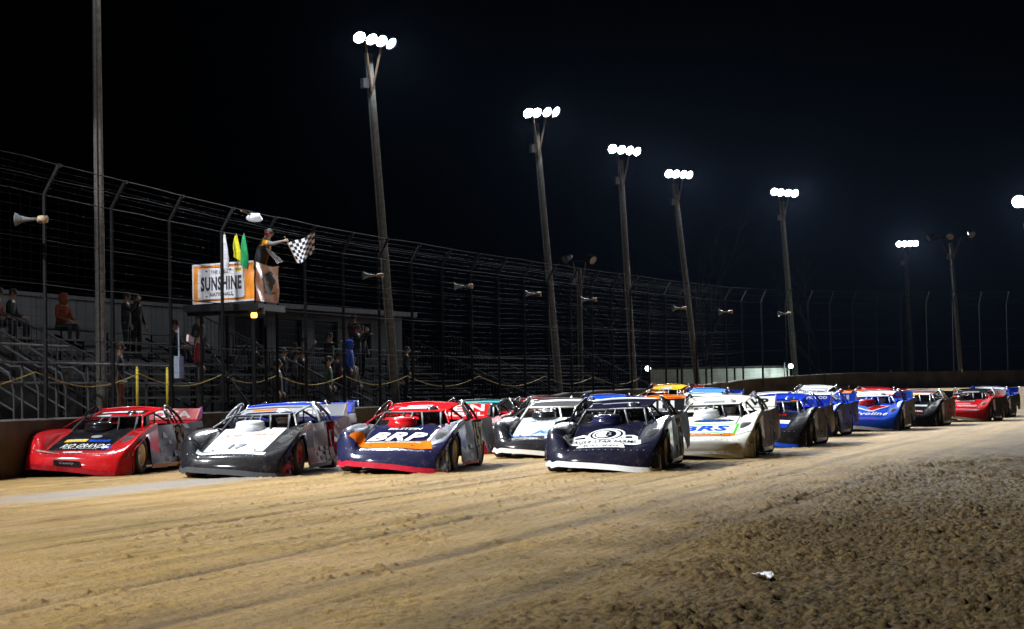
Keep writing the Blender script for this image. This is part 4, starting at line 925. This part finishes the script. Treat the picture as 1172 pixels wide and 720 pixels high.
# ------------------------------------------------------------------ people
SKIN = mat('skin', (.42, .25, .17), .55); DKSHOE = mat('shoe_dark', (.02, .02, .02), .6)
def cloth(n, c): return mat('cloth_'+n, c, .85, 0, 0, .2, 12)
HAIR = mat('hair_dark', (.03, .02, .015), .7)
def hand_mb(wrist, d, up, curl=.5, side=1, s=1.):
    d = Vector(d).normalized(); up = (Vector(up)-d*d.dot(Vector(up))).normalized(); lat = d.cross(up)*side; w = Vector(wrist); mb = MB()
    mb.tube([w-d*.02, w+d*.04, w+d*.09*s], [.026, .036, .034], 8)
    for k, (ln, off) in enumerate(((.072, -.030), (.082, -.010), (.078, .010), (.062, .029))):
        a = w+d*.085*s+lat*off*s; m = a+(d*math.cos(curl)-up*math.sin(curl))*ln*.5*s; e = m+(d*math.cos(curl*2.2)-up*math.sin(curl*2.2))*ln*.5*s
        mb.tube([a-d*.02, a, m, e], [.009, .0095, .0085, .006], 6)
    a = w+d*.03*s-lat*.028*s; mb.tube([a, a+(d*.6-lat*.8)*.035*s, a+(d*1.0-lat*.7-up*.4)*.06*s], [.011, .010, .007], 6)
    return mb
def body(name, J, E_, Rr, mats, seg, hands, label, parent_loc, yaw, headdir=(0, 1, 0), hair=True, head_extra=None, scale=1.):
    names = list(J); me = bpy.data.meshes.new('sk'); me.from_pydata([J[n] for n in names], [(names.index(a), names.index(b)) for a, b in E_], [])
    o = bpy.data.objects.new('sk', me); COL.objects.link(o); mod = o.modifiers.new('s', 'SKIN'); mod.use_smooth_shade = True
    for i, n in enumerate(names):
        r_ = Rr[n]; r_ = r_ if isinstance(r_, tuple) else (r_, r_); me.skin_vertices[0].data[i].radius = r_; me.skin_vertices[0].data[i].use_root = (n == 'pelvis')
    ss_ = o.modifiers.new('u', 'SUBSURF'); ss_.levels = 1; ss_.render_levels = 1
    dg = bpy.context.evaluated_depsgraph_get(); ev = o.evaluated_get(dg); m2 = bpy.data.meshes.new_from_object(ev)
    bpy.data.objects.remove(o)
    mb = MB(); mb.v = [tuple(v.co) for v in m2.vertices]; mb.f = [tuple(p.vertices) for p in m2.polygons]
    sg = [(Vector(J[a]), Vector(J[b]), seg.get(b, 0)) for a, b in E_]
    for p in m2.polygons:
        c = p.center; best = (9, 0)
        for a, b, mi in sg:
            t = max(0, min(1, (c-a).dot(b-a)/max(1e-6, (b-a).length_squared))); dd = (c-(a+(b-a)*t)).length
            if dd < best[0]: best = (dd, mi)
        mb.m.append(best[1])
    bpy.data.meshes.remove(m2)
    hc = Vector(J['head']); hd = Vector(headdir).normalized(); sd = hd.cross(Vector((0, 0, 1))).normalized()
    nose = hc+hd*.092+Vector((0, 0, -.012)); mb.tube([nose+Vector((0, 0, .035))-hd*.012, nose+hd*.018, nose-hd*.012-Vector((0, 0, .012))], [.009, .015, .010], 6, 0)
    for s in (-1, 1):
        e = hc+sd*s*.086; mb.tube([e+Vector((0, 0, .03)), e+sd*s*.012, e-Vector((0, 0, .03))], [.008, .016, .008], 6, 0)
        ey = hc+hd*.082+sd*s*.034+Vector((0, 0, .018)); mb.tube([ey-sd*.012, ey+hd*.006, ey+sd*.012], [.005, .009, .005], 6, 4)
    mo = hc+hd*.085-Vector((0, 0, .052)); mb.tube([mo-sd*.025, mo+hd*.008, mo+sd*.025], [.005, .008, .005], 6, 5)
    for h in hands: b = hand_mb(*h); mb.add(b.v, b.f, 0)
    ob = mb.build(name, mats, None, True); ob.location = parent_loc; ob.rotation_euler = (0, 0, yaw); ob.scale = (scale,)*3
    tag(ob, label, 'person')
    return ob, hc, hd, sd
def base_R(bulk=1.):
    return dict(pelvis=(.155*bulk, .12*bulk), spine=(.145*bulk, .11*bulk), chest=(.165*bulk, .125*bulk), neck=.055, head=(.082, .098), top=(.062, .07), shL=.07*bulk, shR=.07*bulk, elL=.05*bulk, elR=.05*bulk, wrL=.032, wrR=.032,
        hipL=.095*bulk, hipR=.095*bulk, knL=.068*bulk, knR=.068*bulk, anL=.045, anR=.045, toL=.038, toR=.038)
EDG = [('pelvis', 'spine'), ('spine', 'chest'), ('chest', 'neck'), ('neck', 'head'), ('head', 'top'), ('chest', 'shL'), ('shL', 'elL'), ('elL', 'wrL'), ('chest', 'shR'), ('shR', 'elR'), ('elR', 'wrR'), ('pelvis', 'hipL'), ('hipL', 'knL'), ('knL', 'anL'), ('anL', 'toL'), ('pelvis', 'hipR'), ('hipR', 'knR'), ('knR', 'anR'), ('anR', 'toR')]
def pose(kind, lean=0., arms='down'):
    J = dict(pelvis=(0, 0, .95), spine=(0, .01, 1.12), chest=(0, .0, 1.33), neck=(0, .01, 1.50), head=(0, .035, 1.645), top=(0, .03, 1.735), shL=(-.19, 0, 1.42), shR=(.19, 0, 1.42),
             hipL=(-.10, 0, .90), knL=(-.115, .03, .50), anL=(-.12, -.01, .09), toL=(-.14, .15, .04), hipR=(.10, 0, .90), knR=(.115, .03, .50), anR=(.12, -.01, .09), toR=(.14, .15, .04))
    if kind == 'sit':
        dz = -.42
        for n in ('pelvis', 'spine', 'chest', 'neck', 'head', 'top', 'shL', 'shR', 'hipL', 'hipR'): x, y, z = J[n]; J[n] = (x, y+(z-.9)*.12, z+dz)
        for s, n in ((-1, 'L'), (1, 'R')): J['kn'+n] = (s*.15, .44, .50); J['an'+n] = (s*.15, .42, .10); J['to'+n] = (s*.17, .58, .05)
    for s, n in ((-1, 'L'), (1, 'R')):
        x, y, z = J['sh'+n]
        if arms == 'down' or (arms == 'point' and s < 0): J['el'+n] = (s*.27, y-.03, z-.28); J['wr'+n] = (s*.27, y+.10, z-.52)
        elif arms == 'up': J['el'+n] = (s*.25, y+.20, z-.16); J['wr'+n] = (s*.09, y+.34, z+.13)
        elif arms == 'lap': J['el'+n] = (s*.27, y+.05, z-.27); J['wr'+n] = (s*.12, y+.30, z-.36)
        elif arms == 'point': J['el'+n] = (s*.24, y+.27, z-.04); J['wr'+n] = (s*.22, y+.52, z+.03)
    return J
SEG = dict(head=0, top=0, neck=0, spine=1, chest=1, shL=1, shR=1, elL=1, elR=1, wrL=1, wrR=1, hipL=2, hipR=2, knL=2, knR=2, anL=2, anR=2, toL=3, toR=3, pelvis=2)
EYE = mat('eye_dark', (.02, .015, .012), .3); LIP = mat('lip', (.30, .13, .10), .5)
def person(loc, yaw, kind, arms, shirt, trousers, label, hat=None, bulk=1., hood=False, scale=1.):
    J = pose(kind, 0, arms); hands = []
    for s, n in ((-1, 'L'), (1, 'R')):
        d = Vector(J['wr'+n])-Vector(J['el'+n]); hands.append((J['wr'+n], d, (0, 0, 1) if abs(d.normalized().z) < .8 else (0, 1, 0), .5, s))
    ob, hc, hd, sd = body('person', J, EDG, base_R(bulk), [SKIN, shirt, trousers, DKSHOE, EYE, LIP], SEG, hands, label, loc, yaw, scale=scale)
    mb = MB(); M = Matrix.Translation(hc+Vector((0, -.018, .03)))
    if hood:
        mb.lathe([(.07, -.20), (.11, -.14), (.125, -.02), (.122, .06), (.09, .115), (0, .135)], Matrix.Translation(hc+Vector((0, -.03, .02))), 14); mb.build('hood', shirt, ob, True)
    else:
        mb.lathe([(.096, -.05), (.101, .02), (.09, .075), (.05, .105), (0, .112)], M, 14)
        mb.build('hair' if hat is None else 'cap', hat or HAIR, ob, True)
        if hat:
            p = MB(); p.box(hc+Vector((0, .13, .055)), (.14, .12, .012), 0, 0, 0, -.15); p.build('cap_brim', hat, ob)
    return ob
cBLK = cloth('black', (.012, .012, .014)); cDK = cloth('charcoal', (.03, .03, .035)); cORG = cloth('orange', (.24, .05, .01)); cRED = cloth('red', (.25, .02, .02)); cBLU = cloth('blue', (.01, .06, .42)); cJEAN = cloth('denim', (.03, .05, .10)); cGRN = cloth('green', (.02, .05, .03)); cGRY = cloth('grey', (.15, .15, .16)); cDRD = cloth('maroon', (.12, .02, .02))
def row_pos(s, k, t0, z0, dt, dz): return fp(s, t0+k*dt, z0+k*dz)
def trk(s): return fyaw(s)-math.pi        # facing the track (person looks along +y of its own frame)
A_ = (2.0, 1.0, .62, .30); B_ = (1.5, .35, .60, .27)
def seated(s, k, P4, *a, **kw): p = row_pos(s, k, *P4); return person((p.x, p.y, p.z), trk(s)+random.uniform(-.4, .4), 'sit', *a, **kw)
def standing(s, t, z, dy, *a, **kw): p = fp(s, t, z); return person((p.x, p.y, p.z), trk(s)+dy, 'stand', *a, **kw)
seated(14.3, 6, A_, 'lap', cORG, cDK, 'spectator in an orange hooded jacket on the top row beside the thick wooden pole', hood=True, bulk=1.15)
seated(11.0, 6, A_, 'lap', cRED, cBLK, 'spectator in a red jacket high in the left bleachers near the picture edge', bulk=1.1)
seated(11.7, 6, A_, 'lap', cBLK, cBLK, 'spectator in black beside the one in the red jacket on the left bleachers')
standing(16.6, 5.1, 2.5, .2, 'up', cBLK, cBLK, 'spectator in black with raised hands standing right of the thick wooden pole', bulk=1.15)
standing(17.3, 5.2, 2.5, -.3, 'down', cBLK, cDK, 'spectator in black standing behind the one with raised hands', bulk=1.1)
seated(18.0, 4, A_, 'lap', cBLK, cBLK, 'lone seated spectator in black below the two standing by the pale wall')
standing(12.8, 1.25, 1.25, .5, 'down', cRED, cBLK, 'person in a dark red shirt by the picket rail right of the thick pole')
standing(8.6, 1.4, .9, .3, 'down', cDK, cORG, 'person in orange trousers behind the walkway railing left of the thick pole')
for s, k, sh, lab in ((22.8, 5, cBLK, 'spectator in black under the left half of the flag stand'), (24.3, 4, cGRY, 'spectator in a grey top under the middle of the flag stand'), (25.4, 5, cDK, 'spectator in charcoal below the right end of the banner'),
        (26.3, 3, cDRD, 'spectator in maroon under the amber lamp'), (27.2, 4, cJEAN, 'spectator in a denim jacket right of the amber lamp post')):
    seated(s, k, B_, 'lap', sh, cBLK, lab, hat=cGRY if k == 3 else None)
standing(28.2, 3.6, 1.9, .1, 'up', cBLK, cJEAN, 'photographer in black with raised arms right of the amber lamp', bulk=1.2)
standing(28.9, 3.8, 1.9, -.2, 'point', cBLK, cBLK, 'spectator in black pointing at the track beside the photographer', bulk=1.1)
standing(32.0, 5.6, 2.4, -.5, 'point', cDRD, cJEAN, 'spectator pointing from the upper walkway before the grey building')
seated(30.2, 3, B_, 'lap', cDK, cBLK, 'seated spectator in charcoal below the pointing one')
standing(17.0, .9, .6, .2, 'down', cBLK, cBLK, 'big spectator in black standing behind the fence right of the yellow post', bulk=1.25)
standing(21.3, 1.3, .75, .2, 'down', cGRN, cBLK, 'spectator in dark green standing left of the blue raincoat')
standing(23.0, 1.4, 1.25, .2, 'down', cBLU, cBLK, 'spectator in a hooded bright blue raincoat behind the fence', hood=True, bulk=1.15)
for s, t, z, ar, shc, tr, lab in ((22.3, 2.6, 1.0, 'down', cBLK, cDK, 'spectator in black standing low in the rows below the left end of the banner'), (23.6, 3.2, 1.4, 'up', cDK, cBLK, 'spectator in charcoal with raised hands below the middle of the banner'),
        (24.9, 2.2, .8, 'down', cGRY, cJEAN, 'spectator in grey and denim standing below the banner'), (26.0, 3.5, 1.6, 'point', cBLK, cBLK, 'spectator in black pointing out from below the amber lamp'),
        (20.6, 2.4, 1.0, 'down', cBLK, cJEAN, 'spectator in black and denim left of the flag stand legs'), (19.4, 4.4, 2.0, 'down', cDK, cBLK, 'spectator in charcoal standing by the upper left edge of the banner'), (29.8, 2.6, 1.2, 'down', cBLK, cBLK, 'spectator in black standing below the photographer')):
    standing(s, t, z, random.uniform(-.5, .5), ar, shc, tr, lab, bulk=random.uniform(1, 1.2))
# drivers
HELM = {n: mat('helmet_'+n, c, .2, 0, .8) for n, c in dict(dark=(.03, .03, .035), white=(.7, .7, .7), blue=(.02, .08, .4)).items()}
def driver(car, hm_, suit, label):
    J = pose('sit', 0, 'lap'); M = car.matrix_basis
    for n, s in (('L', -1), ('R', 1)):
        x, y, z = J['sh'+n]; J['el'+n] = (s*.26, y+.12, z-.24); J['wr'+n] = (s*.14, y+.40, z-.16)
    hands = [(J['wr'+n], Vector(J['wr'+n])-Vector(J['el'+n]), (0, 0, 1), .9, s) for s, n in ((-1, 'L'), (1, 'R'))]
    ob, hc, hd, sd = body('person', J, EDG, base_R(), [SKIN, suit, suit, DKSHOE, EYE, LIP], SEG, hands, label, (0, 0, 0), 0)
    p = M @ Vector((-.26, -.43, -.20)); ob.location = p; ob.rotation_euler = car.rotation_euler
    mb = MB(); mb.lathe([(.09, -.15), (.125, -.10), (.14, 0), (.13, .08), (.08, .135), (0, .15)], Matrix.Translation(hc), 18); hm = mb.build('helmet', HELM[hm_], ob, True)
    v = MB(); P = []; 
    for k in range(9):
        a = -1.0+2.0*k/8; P += [(hc.x+.143*math.sin(a), hc.y+.143*math.cos(a), hc.z-.015), (hc.x+.140*math.sin(a), hc.y+.140*math.cos(a), hc.z+.05)]
    v.add(P, [(2*k, 2*k+1, 2*k+3, 2*k+2) for k in range(8)]); v.build('visor', GLASSD, hm, True)
for i, (hm_, st, lab) in enumerate((('dark', cRED, 'driver in red at the wheel of the car with the black hood'), ('white', cDK, 'driver with a white helmet in the car with the silver hood'), ('dark', cDRD, 'driver in maroon inside the red roofed car'),
        ('dark', cBLK, 'driver in black inside the dark navy car with the oval emblem'), ('white', cGRY, 'driver in grey inside the cream white car'), ('blue', cDK, 'driver with a blue helmet inside the blue and black car'), ('white', cBLU, 'driver in blue inside the car with the red and white V'))):
    driver(CARS[(0, 1, 2, 3, 4, 5, 7)[i]][0], hm_, st, lab)

# ------------------------------------------------------------------ flag stand
ORG = mat('banner_orange', (.86, .27, .006), .55, 0, .1, .12, 4, .2); BWHITE = mat('banner_white', (.62, .62, .65), .55, 0, .1, .12, 5, .15); TANB = mat('banner_tan', (.72, .44, .24), .7, 0, 0, .3, 4, .1); INK = mat('banner_ink', (.012, .012, .016), .6)
sF = 12.0; o0 = fp(sF, 1.15, 0); e1 = fp(sF, -.42, 0)
ax = (e1-o0); Wd = ax.length; ax.normalize(); fdv = Vector((*fdir(sF+.6), 0))
# local frame of the stand: x along the camera-facing end, y away along the track
yaw0 = math.atan2(ax.y, ax.x)
fs_ = empty('flag_stand', o0+Vector((.14, 0, -.15)), yaw0, 'orange bannered flag stand box hung on the catch fence above the track', 'flag stand')
Ls = 1.55
mb = MB(); mb.box((Wd/2-.05, Ls/2+.05, 3.70), (Wd+.35, Ls+.3, .16)); mb.build('platform', BLACKM, fs_)
mb = MB(); mb.box((Wd/2, .1, 3.6), (Wd+.4, .08, .16)); mb.build('beam', BLACKM, fs_)
for x, y in ((.15, .1), (Wd-.1, .1), (.15, Ls+.2), (Wd-.1, Ls+.2)):
    mb = MB(); mb.tube([(x, y, 0), (x, y, 3.6)], .04, 6); mb.build('leg', DARKPOST, fs_)
for a, b in (((.15, .1, 1.2), (Wd-.1, .1, 3.0)), ((Wd-.1, .1, 1.2), (.15, .1, 3.0))):
    mb = MB(); mb.tube([a, b], .022, 5); mb.build('brace', DARKPOST, fs_)
for x, y in ((0, 0), (Wd, 0), (Wd, Ls), (0, Ls)):
    mb = MB(); mb.tube([(x, y, 3.7), (x, y, 4.80)], .025, 6); mb.build('rail_post', DARKPOST, fs_)
def sheet(fn, nu, nv):
    mb = MB(); mb.v = [fn(i/nu, j/nv) for i in range(nu+1) for j in range(nv+1)]
    mb.f = [(i*(nv+1)+j, (i+1)*(nv+1)+j, (i+1)*(nv+1)+j+1, i*(nv+1)+j+1) for i in range(nu) for j in range(nv)]; mb.m = [0]*len(mb.f); return mb
ZB, ZT = 3.80, 4.74
def tilt(u): return .10*u
def front(u, v): return (Wd*u, -.03+.012*math.sin(u*9+v*5)+.008*math.sin(v*13+u*4), ZB+(ZT-ZB)*v+tilt(u)*.6)
bn = sheet(front, 24, 14).build('banner', ORG, fs_, True)
def side(u, v): return (Wd+.03+.022*math.sin(u*7+v*2)*(1-v*.6)+.012*math.sin(v*9+u*11), -.03+Ls*u, ZB-.02+(ZT-ZB)*v+.06-.10*u*v*math.sin(u*3))
sm_ = sheet(side, 24, 14); sm_.m = [0 if i < 8 else 1 for i in range(24) for j in range(14)]; sb = sm_.build('side_banner', [ORG, TANB], fs_, True)
for k_, (cu, cv, au, av) in enumerate(((.56, .54, .24, .26), (.60, .26, .26, .035), (.62, .80, .10, .06))):
    def spt(a, b): p = side(a, b); return (p[0]+.015+.002*k_, p[1], p[2])
    mb = sheet(lambda u, v: spt(cu+au*(.2+.8*u)*math.cos(2*math.pi*v)*(1+.16*math.sin(5*2*math.pi*v+k_)+.08*math.sin(11*2*math.pi*v)), cv+av*(.2+.8*u)*math.sin(2*math.pi*v)), 5, 24); mb.build('emblem', mat('emblem_ink', (.03, .035, .035), .7), sb)
def fpt(x, z, off): return (x, -.03-.022-off, z+tilt(x/Wd)*.6)
mb = MB()
for (x0, x1, z0, z1) in ((0, Wd, ZT-.035, ZT+.01), (0, Wd, ZB-.01, ZB+.035), (-.005, .035, ZB, ZT)): mb.add([fpt(x0, z0, .002), fpt(x1, z0, .002), fpt(x1, z1, .002), fpt(x0, z1, .002)], [(0, 1, 2, 3)])
mb.build('hem', BWHITE, bn)
def rrect(x0, x1, z0, z1, r, n=6):
    P = []
    for cx, cz, a0 in ((x1-r, z1-r, 0), (x0+r, z1-r, 90), (x0+r, z0+r, 180), (x1-r, z0+r, 270)):
        P += [(cx+r*math.cos(R(a0+90*k/n)), cz+r*math.sin(R(a0+90*k/n))) for k in range(n+1)]
    return P
px0, px1 = .14*Wd/1.57, Wd-.24
P = rrect(px0, px1, ZB+.09, ZT-.10, .07); MB().add([fpt(a, b, .003) for a, b in P], [tuple(range(len(P)))]).build('licence_plate_print', BWHITE, bn)
def ftext(s, w, h, xc, zc, m=INK, bold=.04):
    v2, f2 = text2d(s, w, h, 0, bold); MB().add([fpt(xc+a, zc+b, .007) for a, b in v2], f2).build('lettering', m, bn)
xc = (px0+px1)/2; zc = (ZB+ZT)/2
ftext('SUNSHINE', (px1-px0)*.88, .34, xc, zc-.01); ftext('THE LUCKY', .52, .09, xc, zc+.265, bold=.01); ftext('NATIONALS', .58, .09, xc, zc-.27, bold=.03)
MB().add([fpt(a, b, .006) for a, b in ((px1-.24, ZT-.22), (px1-.06, ZT-.22), (px1-.06, ZT-.12), (px1-.24, ZT-.12))], [(0, 1, 2, 3)]).build('sticker', mat('sticker_yellow', (.7, .5, .02), .5), bn)
ftext('2024', .13, .06, px1-.15, ZT-.17)
for x, z in ((px0+.22, ZT-.17), (px1-.36, ZT-.15), (px0+.22, ZB+.16), (px1-.30, ZB+.16)): MB().add([fpt(x+a, z+b, .006) for a, b in ell(0, 0, .028, .016, 12)], [tuple(range(12))]).build('bolt_hole', mat('hole_brown', (.08, .03, .02), .7), bn)
AMB = mat('amber_lens', (1, .55, .05), .3, emit=(1, .5, .06), estr=7)
wl = empty('warning_light', fs_.matrix_basis @ Vector((Wd+.02, -.12, 3.50)), yaw0, 'lit amber warning lamp under the corner of the flag stand', 'lamp')
MB().lathe([(0, -.07), (.055, -.065), (.062, 0), (.055, .05), (0, .055)], Matrix.Diagonal((1.25, 1, 1, 1)), 14).build('lens', AMB, wl, True); MB().box((0, 0, .09), (.2, .15, .05)).build('housing', BLACKM, wl); MB().tube([(0, 0, -.08), (0, 0, -3.5)], .035, 6).build('post', DARKPOST, wl)
# furled flags standing at the front of the stand
def furled(x, zt, zb, m, lab, sway):
    b_ = fs_.matrix_basis @ Vector((x, -.09, 0)); r = empty('flag', (b_.x, b_.y, zb), yaw0, lab, 'flag', 'furled flags on the flag stand'); H = zt-zb
    MB().tube([(0, .03, -.25), (sway*.4, .03, H+.05)], .011, 6).build('stick', mat('flag_stick', (.35, .25, .13), .6), r)
    def fn(u, v):
        w = .03+.06*math.sin(min(1, (1-v)*1.4)*1.5)*(1-.4*max(0, .3-v)); a = u*2*math.pi
        return (sway*.4*v+sway*math.sin((1-v)*2)*.25+w*math.cos(a)*(1+.25*math.sin(3*a+5*v)), .02+w*.45*math.sin(a)*(1+.3*math.sin(2*a+7*v)), H*(.02+.98*v)-.05*math.cos(a)*(1-v))
    sheet(fn, 22, 14).build('cloth', m, r, True)
k_ = Wd/1.57
furled(.80*k_, 5.30, 4.45, cloth('flag_white', (.62, .62, .66)), 'furled white flag standing on the front of the flag stand', .10)
furled(1.17*k_, 5.27, 4.70, cloth('flag_yellow', (.75, .68, .02)), 'furled yellow flag standing on the front of the flag stand', -.06)
furled(1.30*k_, 5.27, 4.50, cloth('flag_green', (.01, .28, .09)), 'furled green flag hanging on the front of the flag stand', .10)
# the flagman, leaning out over the track
yl = cloth('shirt_yellow', (.85, .42, .02)); sh = cloth('shirt_black', (.02, .02, .025))
J = pose('stand'); 
J.update(spine=(0, .03, 1.12), chest=(.0, .13, 1.31), neck=(0, .20, 1.46), head=(0, .27, 1.595), top=(0, .275, 1.685), shL=(-.19, .16, 1.40), shR=(.19, .16, 1.40), elR=(.21, .43, 1.335), wrR=(.18, .72, 1.40), elL=(-.27, .15, 1.14), wrL=(-.13, .36, 1.06))
J['cuffR'] = (.205, .31, 1.36); J['cuffL'] = (-.24, .155, 1.25)
E2 = [x for x in EDG if x not in (('shR', 'elR'), ('shL', 'elL'))]+[('shR', 'cuffR'), ('cuffR', 'elR'), ('shL', 'cuffL'), ('cuffL', 'elL')]
RR = base_R(1.08); RR['cuffR'] = .066; RR['cuffL'] = .066
SG = dict(SEG); SG.update(cuffR=6, cuffL=6, elR=7, wrR=7, elL=0, wrL=0)
pl = fs_.matrix_basis @ Vector((Wd-.24, .95, 3.92))
yawf = math.atan2(-.25, 1.0)-math.pi/2
fm, hc, hd, sd = body('person', J, E2, RR, [SKIN, sh, cBLK, DKSHOE, EYE, LIP, yl, mat('sleeve_grey', (.17, .155, .15), .8)], SG,
    [(J['wrR'], Vector(J['wrR'])-Vector(J['elR']), (0, 0, 1), 1.15, 1), (J['wrL'], Vector(J['wrL'])-Vector(J['elL']), (0, 0, 1), 1.1, -1)],
    'flagman in a black and yellow shirt and headset waving a chequered flag', (pl.x, pl.y, pl.z), yawf)
mb = MB(); mb.lathe([(.085, -.03), (.098, .02), (.088, .07), (.05, .10), (0, .108)], Matrix.Translation(hc+Vector((0, -.02, .025))), 16); mb.build('hair', mat('hair_grey', (.12, .10, .09), .7), fm, True)
for s in (-1, 1):
    mb = MB(); mb.lathe([(0, 0), (.045, .005), (.05, .03), (.04, .05), (0, .055)], Matrix.Translation(hc+sd*s*.075+Vector((0, -.01, 0))) @ (sd*s).to_track_quat('Z', 'Y').to_matrix().to_4x4(), 14); mb.build('ear_cup', mat('headset_red', (.35, .03, .05), .4), fm, True)
MB().tube([hc+sd*.095*math.cos(a)+Vector((0, -.01, .125*math.sin(a))) for a in np.linspace(0, math.pi, 13)], .012, 6).build('headband', BLACKM, fm, True)
MB().tube([hc+sd*.09*math.sin(a)+hd*(.105*math.cos(a))+Vector((0, 0, .02)) for a in np.linspace(-1.3, 1.3, 11)], [.008]+[.019]*9+[.008], 6).build('sunglasses', GLASSD, fm, True)
def tors(u, v):
    a = -2.5+1.7*u; return (.19*math.sin(a), .03+.10*v+.165*math.cos(a), .86+.40*v)
sheet(tors, 8, 8).build('shirt_panel', yl, fm, True)
CHK = [mat('check_white', (.72, .72, .74), .8), mat('check_black', (.012, .012, .014), .8)]
def chequer(mb, nu, nv, cu, cv):
    mb.m = [int((i*cu//nu + j*cv//nv) % 2) for i in range(nu) for j in range(nv)]; return mb
FMm = Matrix.Translation((pl.x, pl.y, pl.z)) @ Matrix.Rotation(yawf, 4, 'Z')
def held_flag(hand, tip, butt, cloth_fn, lab):
    h = FMm @ Vector(hand); r = empty('chequered_flag', h, 0, lab, 'flag')
    MB().tube([Vector(butt), Vector(tip)], .010, 6).build('stick', mat('flag_stick', (.35, .25, .13), .6), r)
    chequer(sheet(cloth_fn, 32, 28), 32, 28, 8, 7).build('cloth', CHK, r, True)
hR = Vector(J['wrR'])+Vector((0, .075, -.02))
st0, st1 = Vector((-.06, -.02, .13)), Vector((.24, .02, -.52))
def wav(u, v):      # u away from the stick, v along the stick
    p = st0.lerp(st1, .26+.74*v); q = Vector((.055, 0, .62))
    x = p.x + (.66-.16*v)*u - .10*v*u; z = p.z + .30*u*(1-v*.15) - .05*math.sin(u*3.1) + .03*math.sin(u*7+v*3)
    return (x, p.y+.10*math.sin(u*6.5+v*2.0)*u**.6, z)
held_flag(hR, st0, st1, wav, 'waving black and white chequered flag in the outstretched hand of the flagman')
hL = Vector(J['wrL'])+Vector((0, .05, .0))
s0_, s1_ = Vector((.10, -.05, -.12)), Vector((-.34, -.05, .30))
def fold(u, v):
    p = s1_.lerp(s0_, .05+.95*v); w = .02+.16*v
    return (p.x+(u-.5)*w*.9, p.y-.05-.04*math.sin(u*6.3), p.z+(u-.5)*w*.9-.10*v*u)
held_flag(hL, s0_, s1_, fold, 'second chequered flag half furled in the other hand of the flagman')
# crumpled litter on the dirt
mb = MB(); rd = random.Random(5)
def lit(u, v): return (.13*(u-.5)+.01*math.sin(v*5), .075*(v-.5)+.012*math.sin(u*7), .028+.022*math.sin(u*6+v*4)+.014*math.sin(u*15+v*9)+.012*rd.random())
ob = sheet(lit, 14, 9).build('paper_scrap', mat('paper_white', (.75, .75, .76), .8)); ob.location = (1.76, 14.30, .05); ob.rotation_euler = (.12, .05, .2); ob.scale = (1, 1.1, .55); ob.modifiers.new('thick', 'SOLIDIFY').thickness = .002
tag(ob, 'crumpled white paper scrap lying on the rough dirt in front', 'litter')

# ------------------------------------------------------------------ the night air round the lamps
mb = MB(); mb.box((0, 170, 8.5), (540, 460, 21)); hz_o = mb.build('haze', None or mat('tmp', (0, 0, 0)))
hm = bpy.data.materials.new('night_haze'); hm.use_nodes = True; t = hm.node_tree; t.nodes.remove(t.nodes['Principled BSDF'])
pv = t.nodes.new('ShaderNodeVolumePrincipled'); pv.inputs['Color'].default_value = (.40, .60, 1, 1); pv.inputs['Density'].default_value = HAZE; pv.inputs['Anisotropy'].default_value = .85
t.links.new(pv.outputs[0], t.nodes['Material Output'].inputs['Volume'])
hz_o.data.materials.clear(); hz_o.data.materials.append(hm); tag(hz_o, kind='stuff')
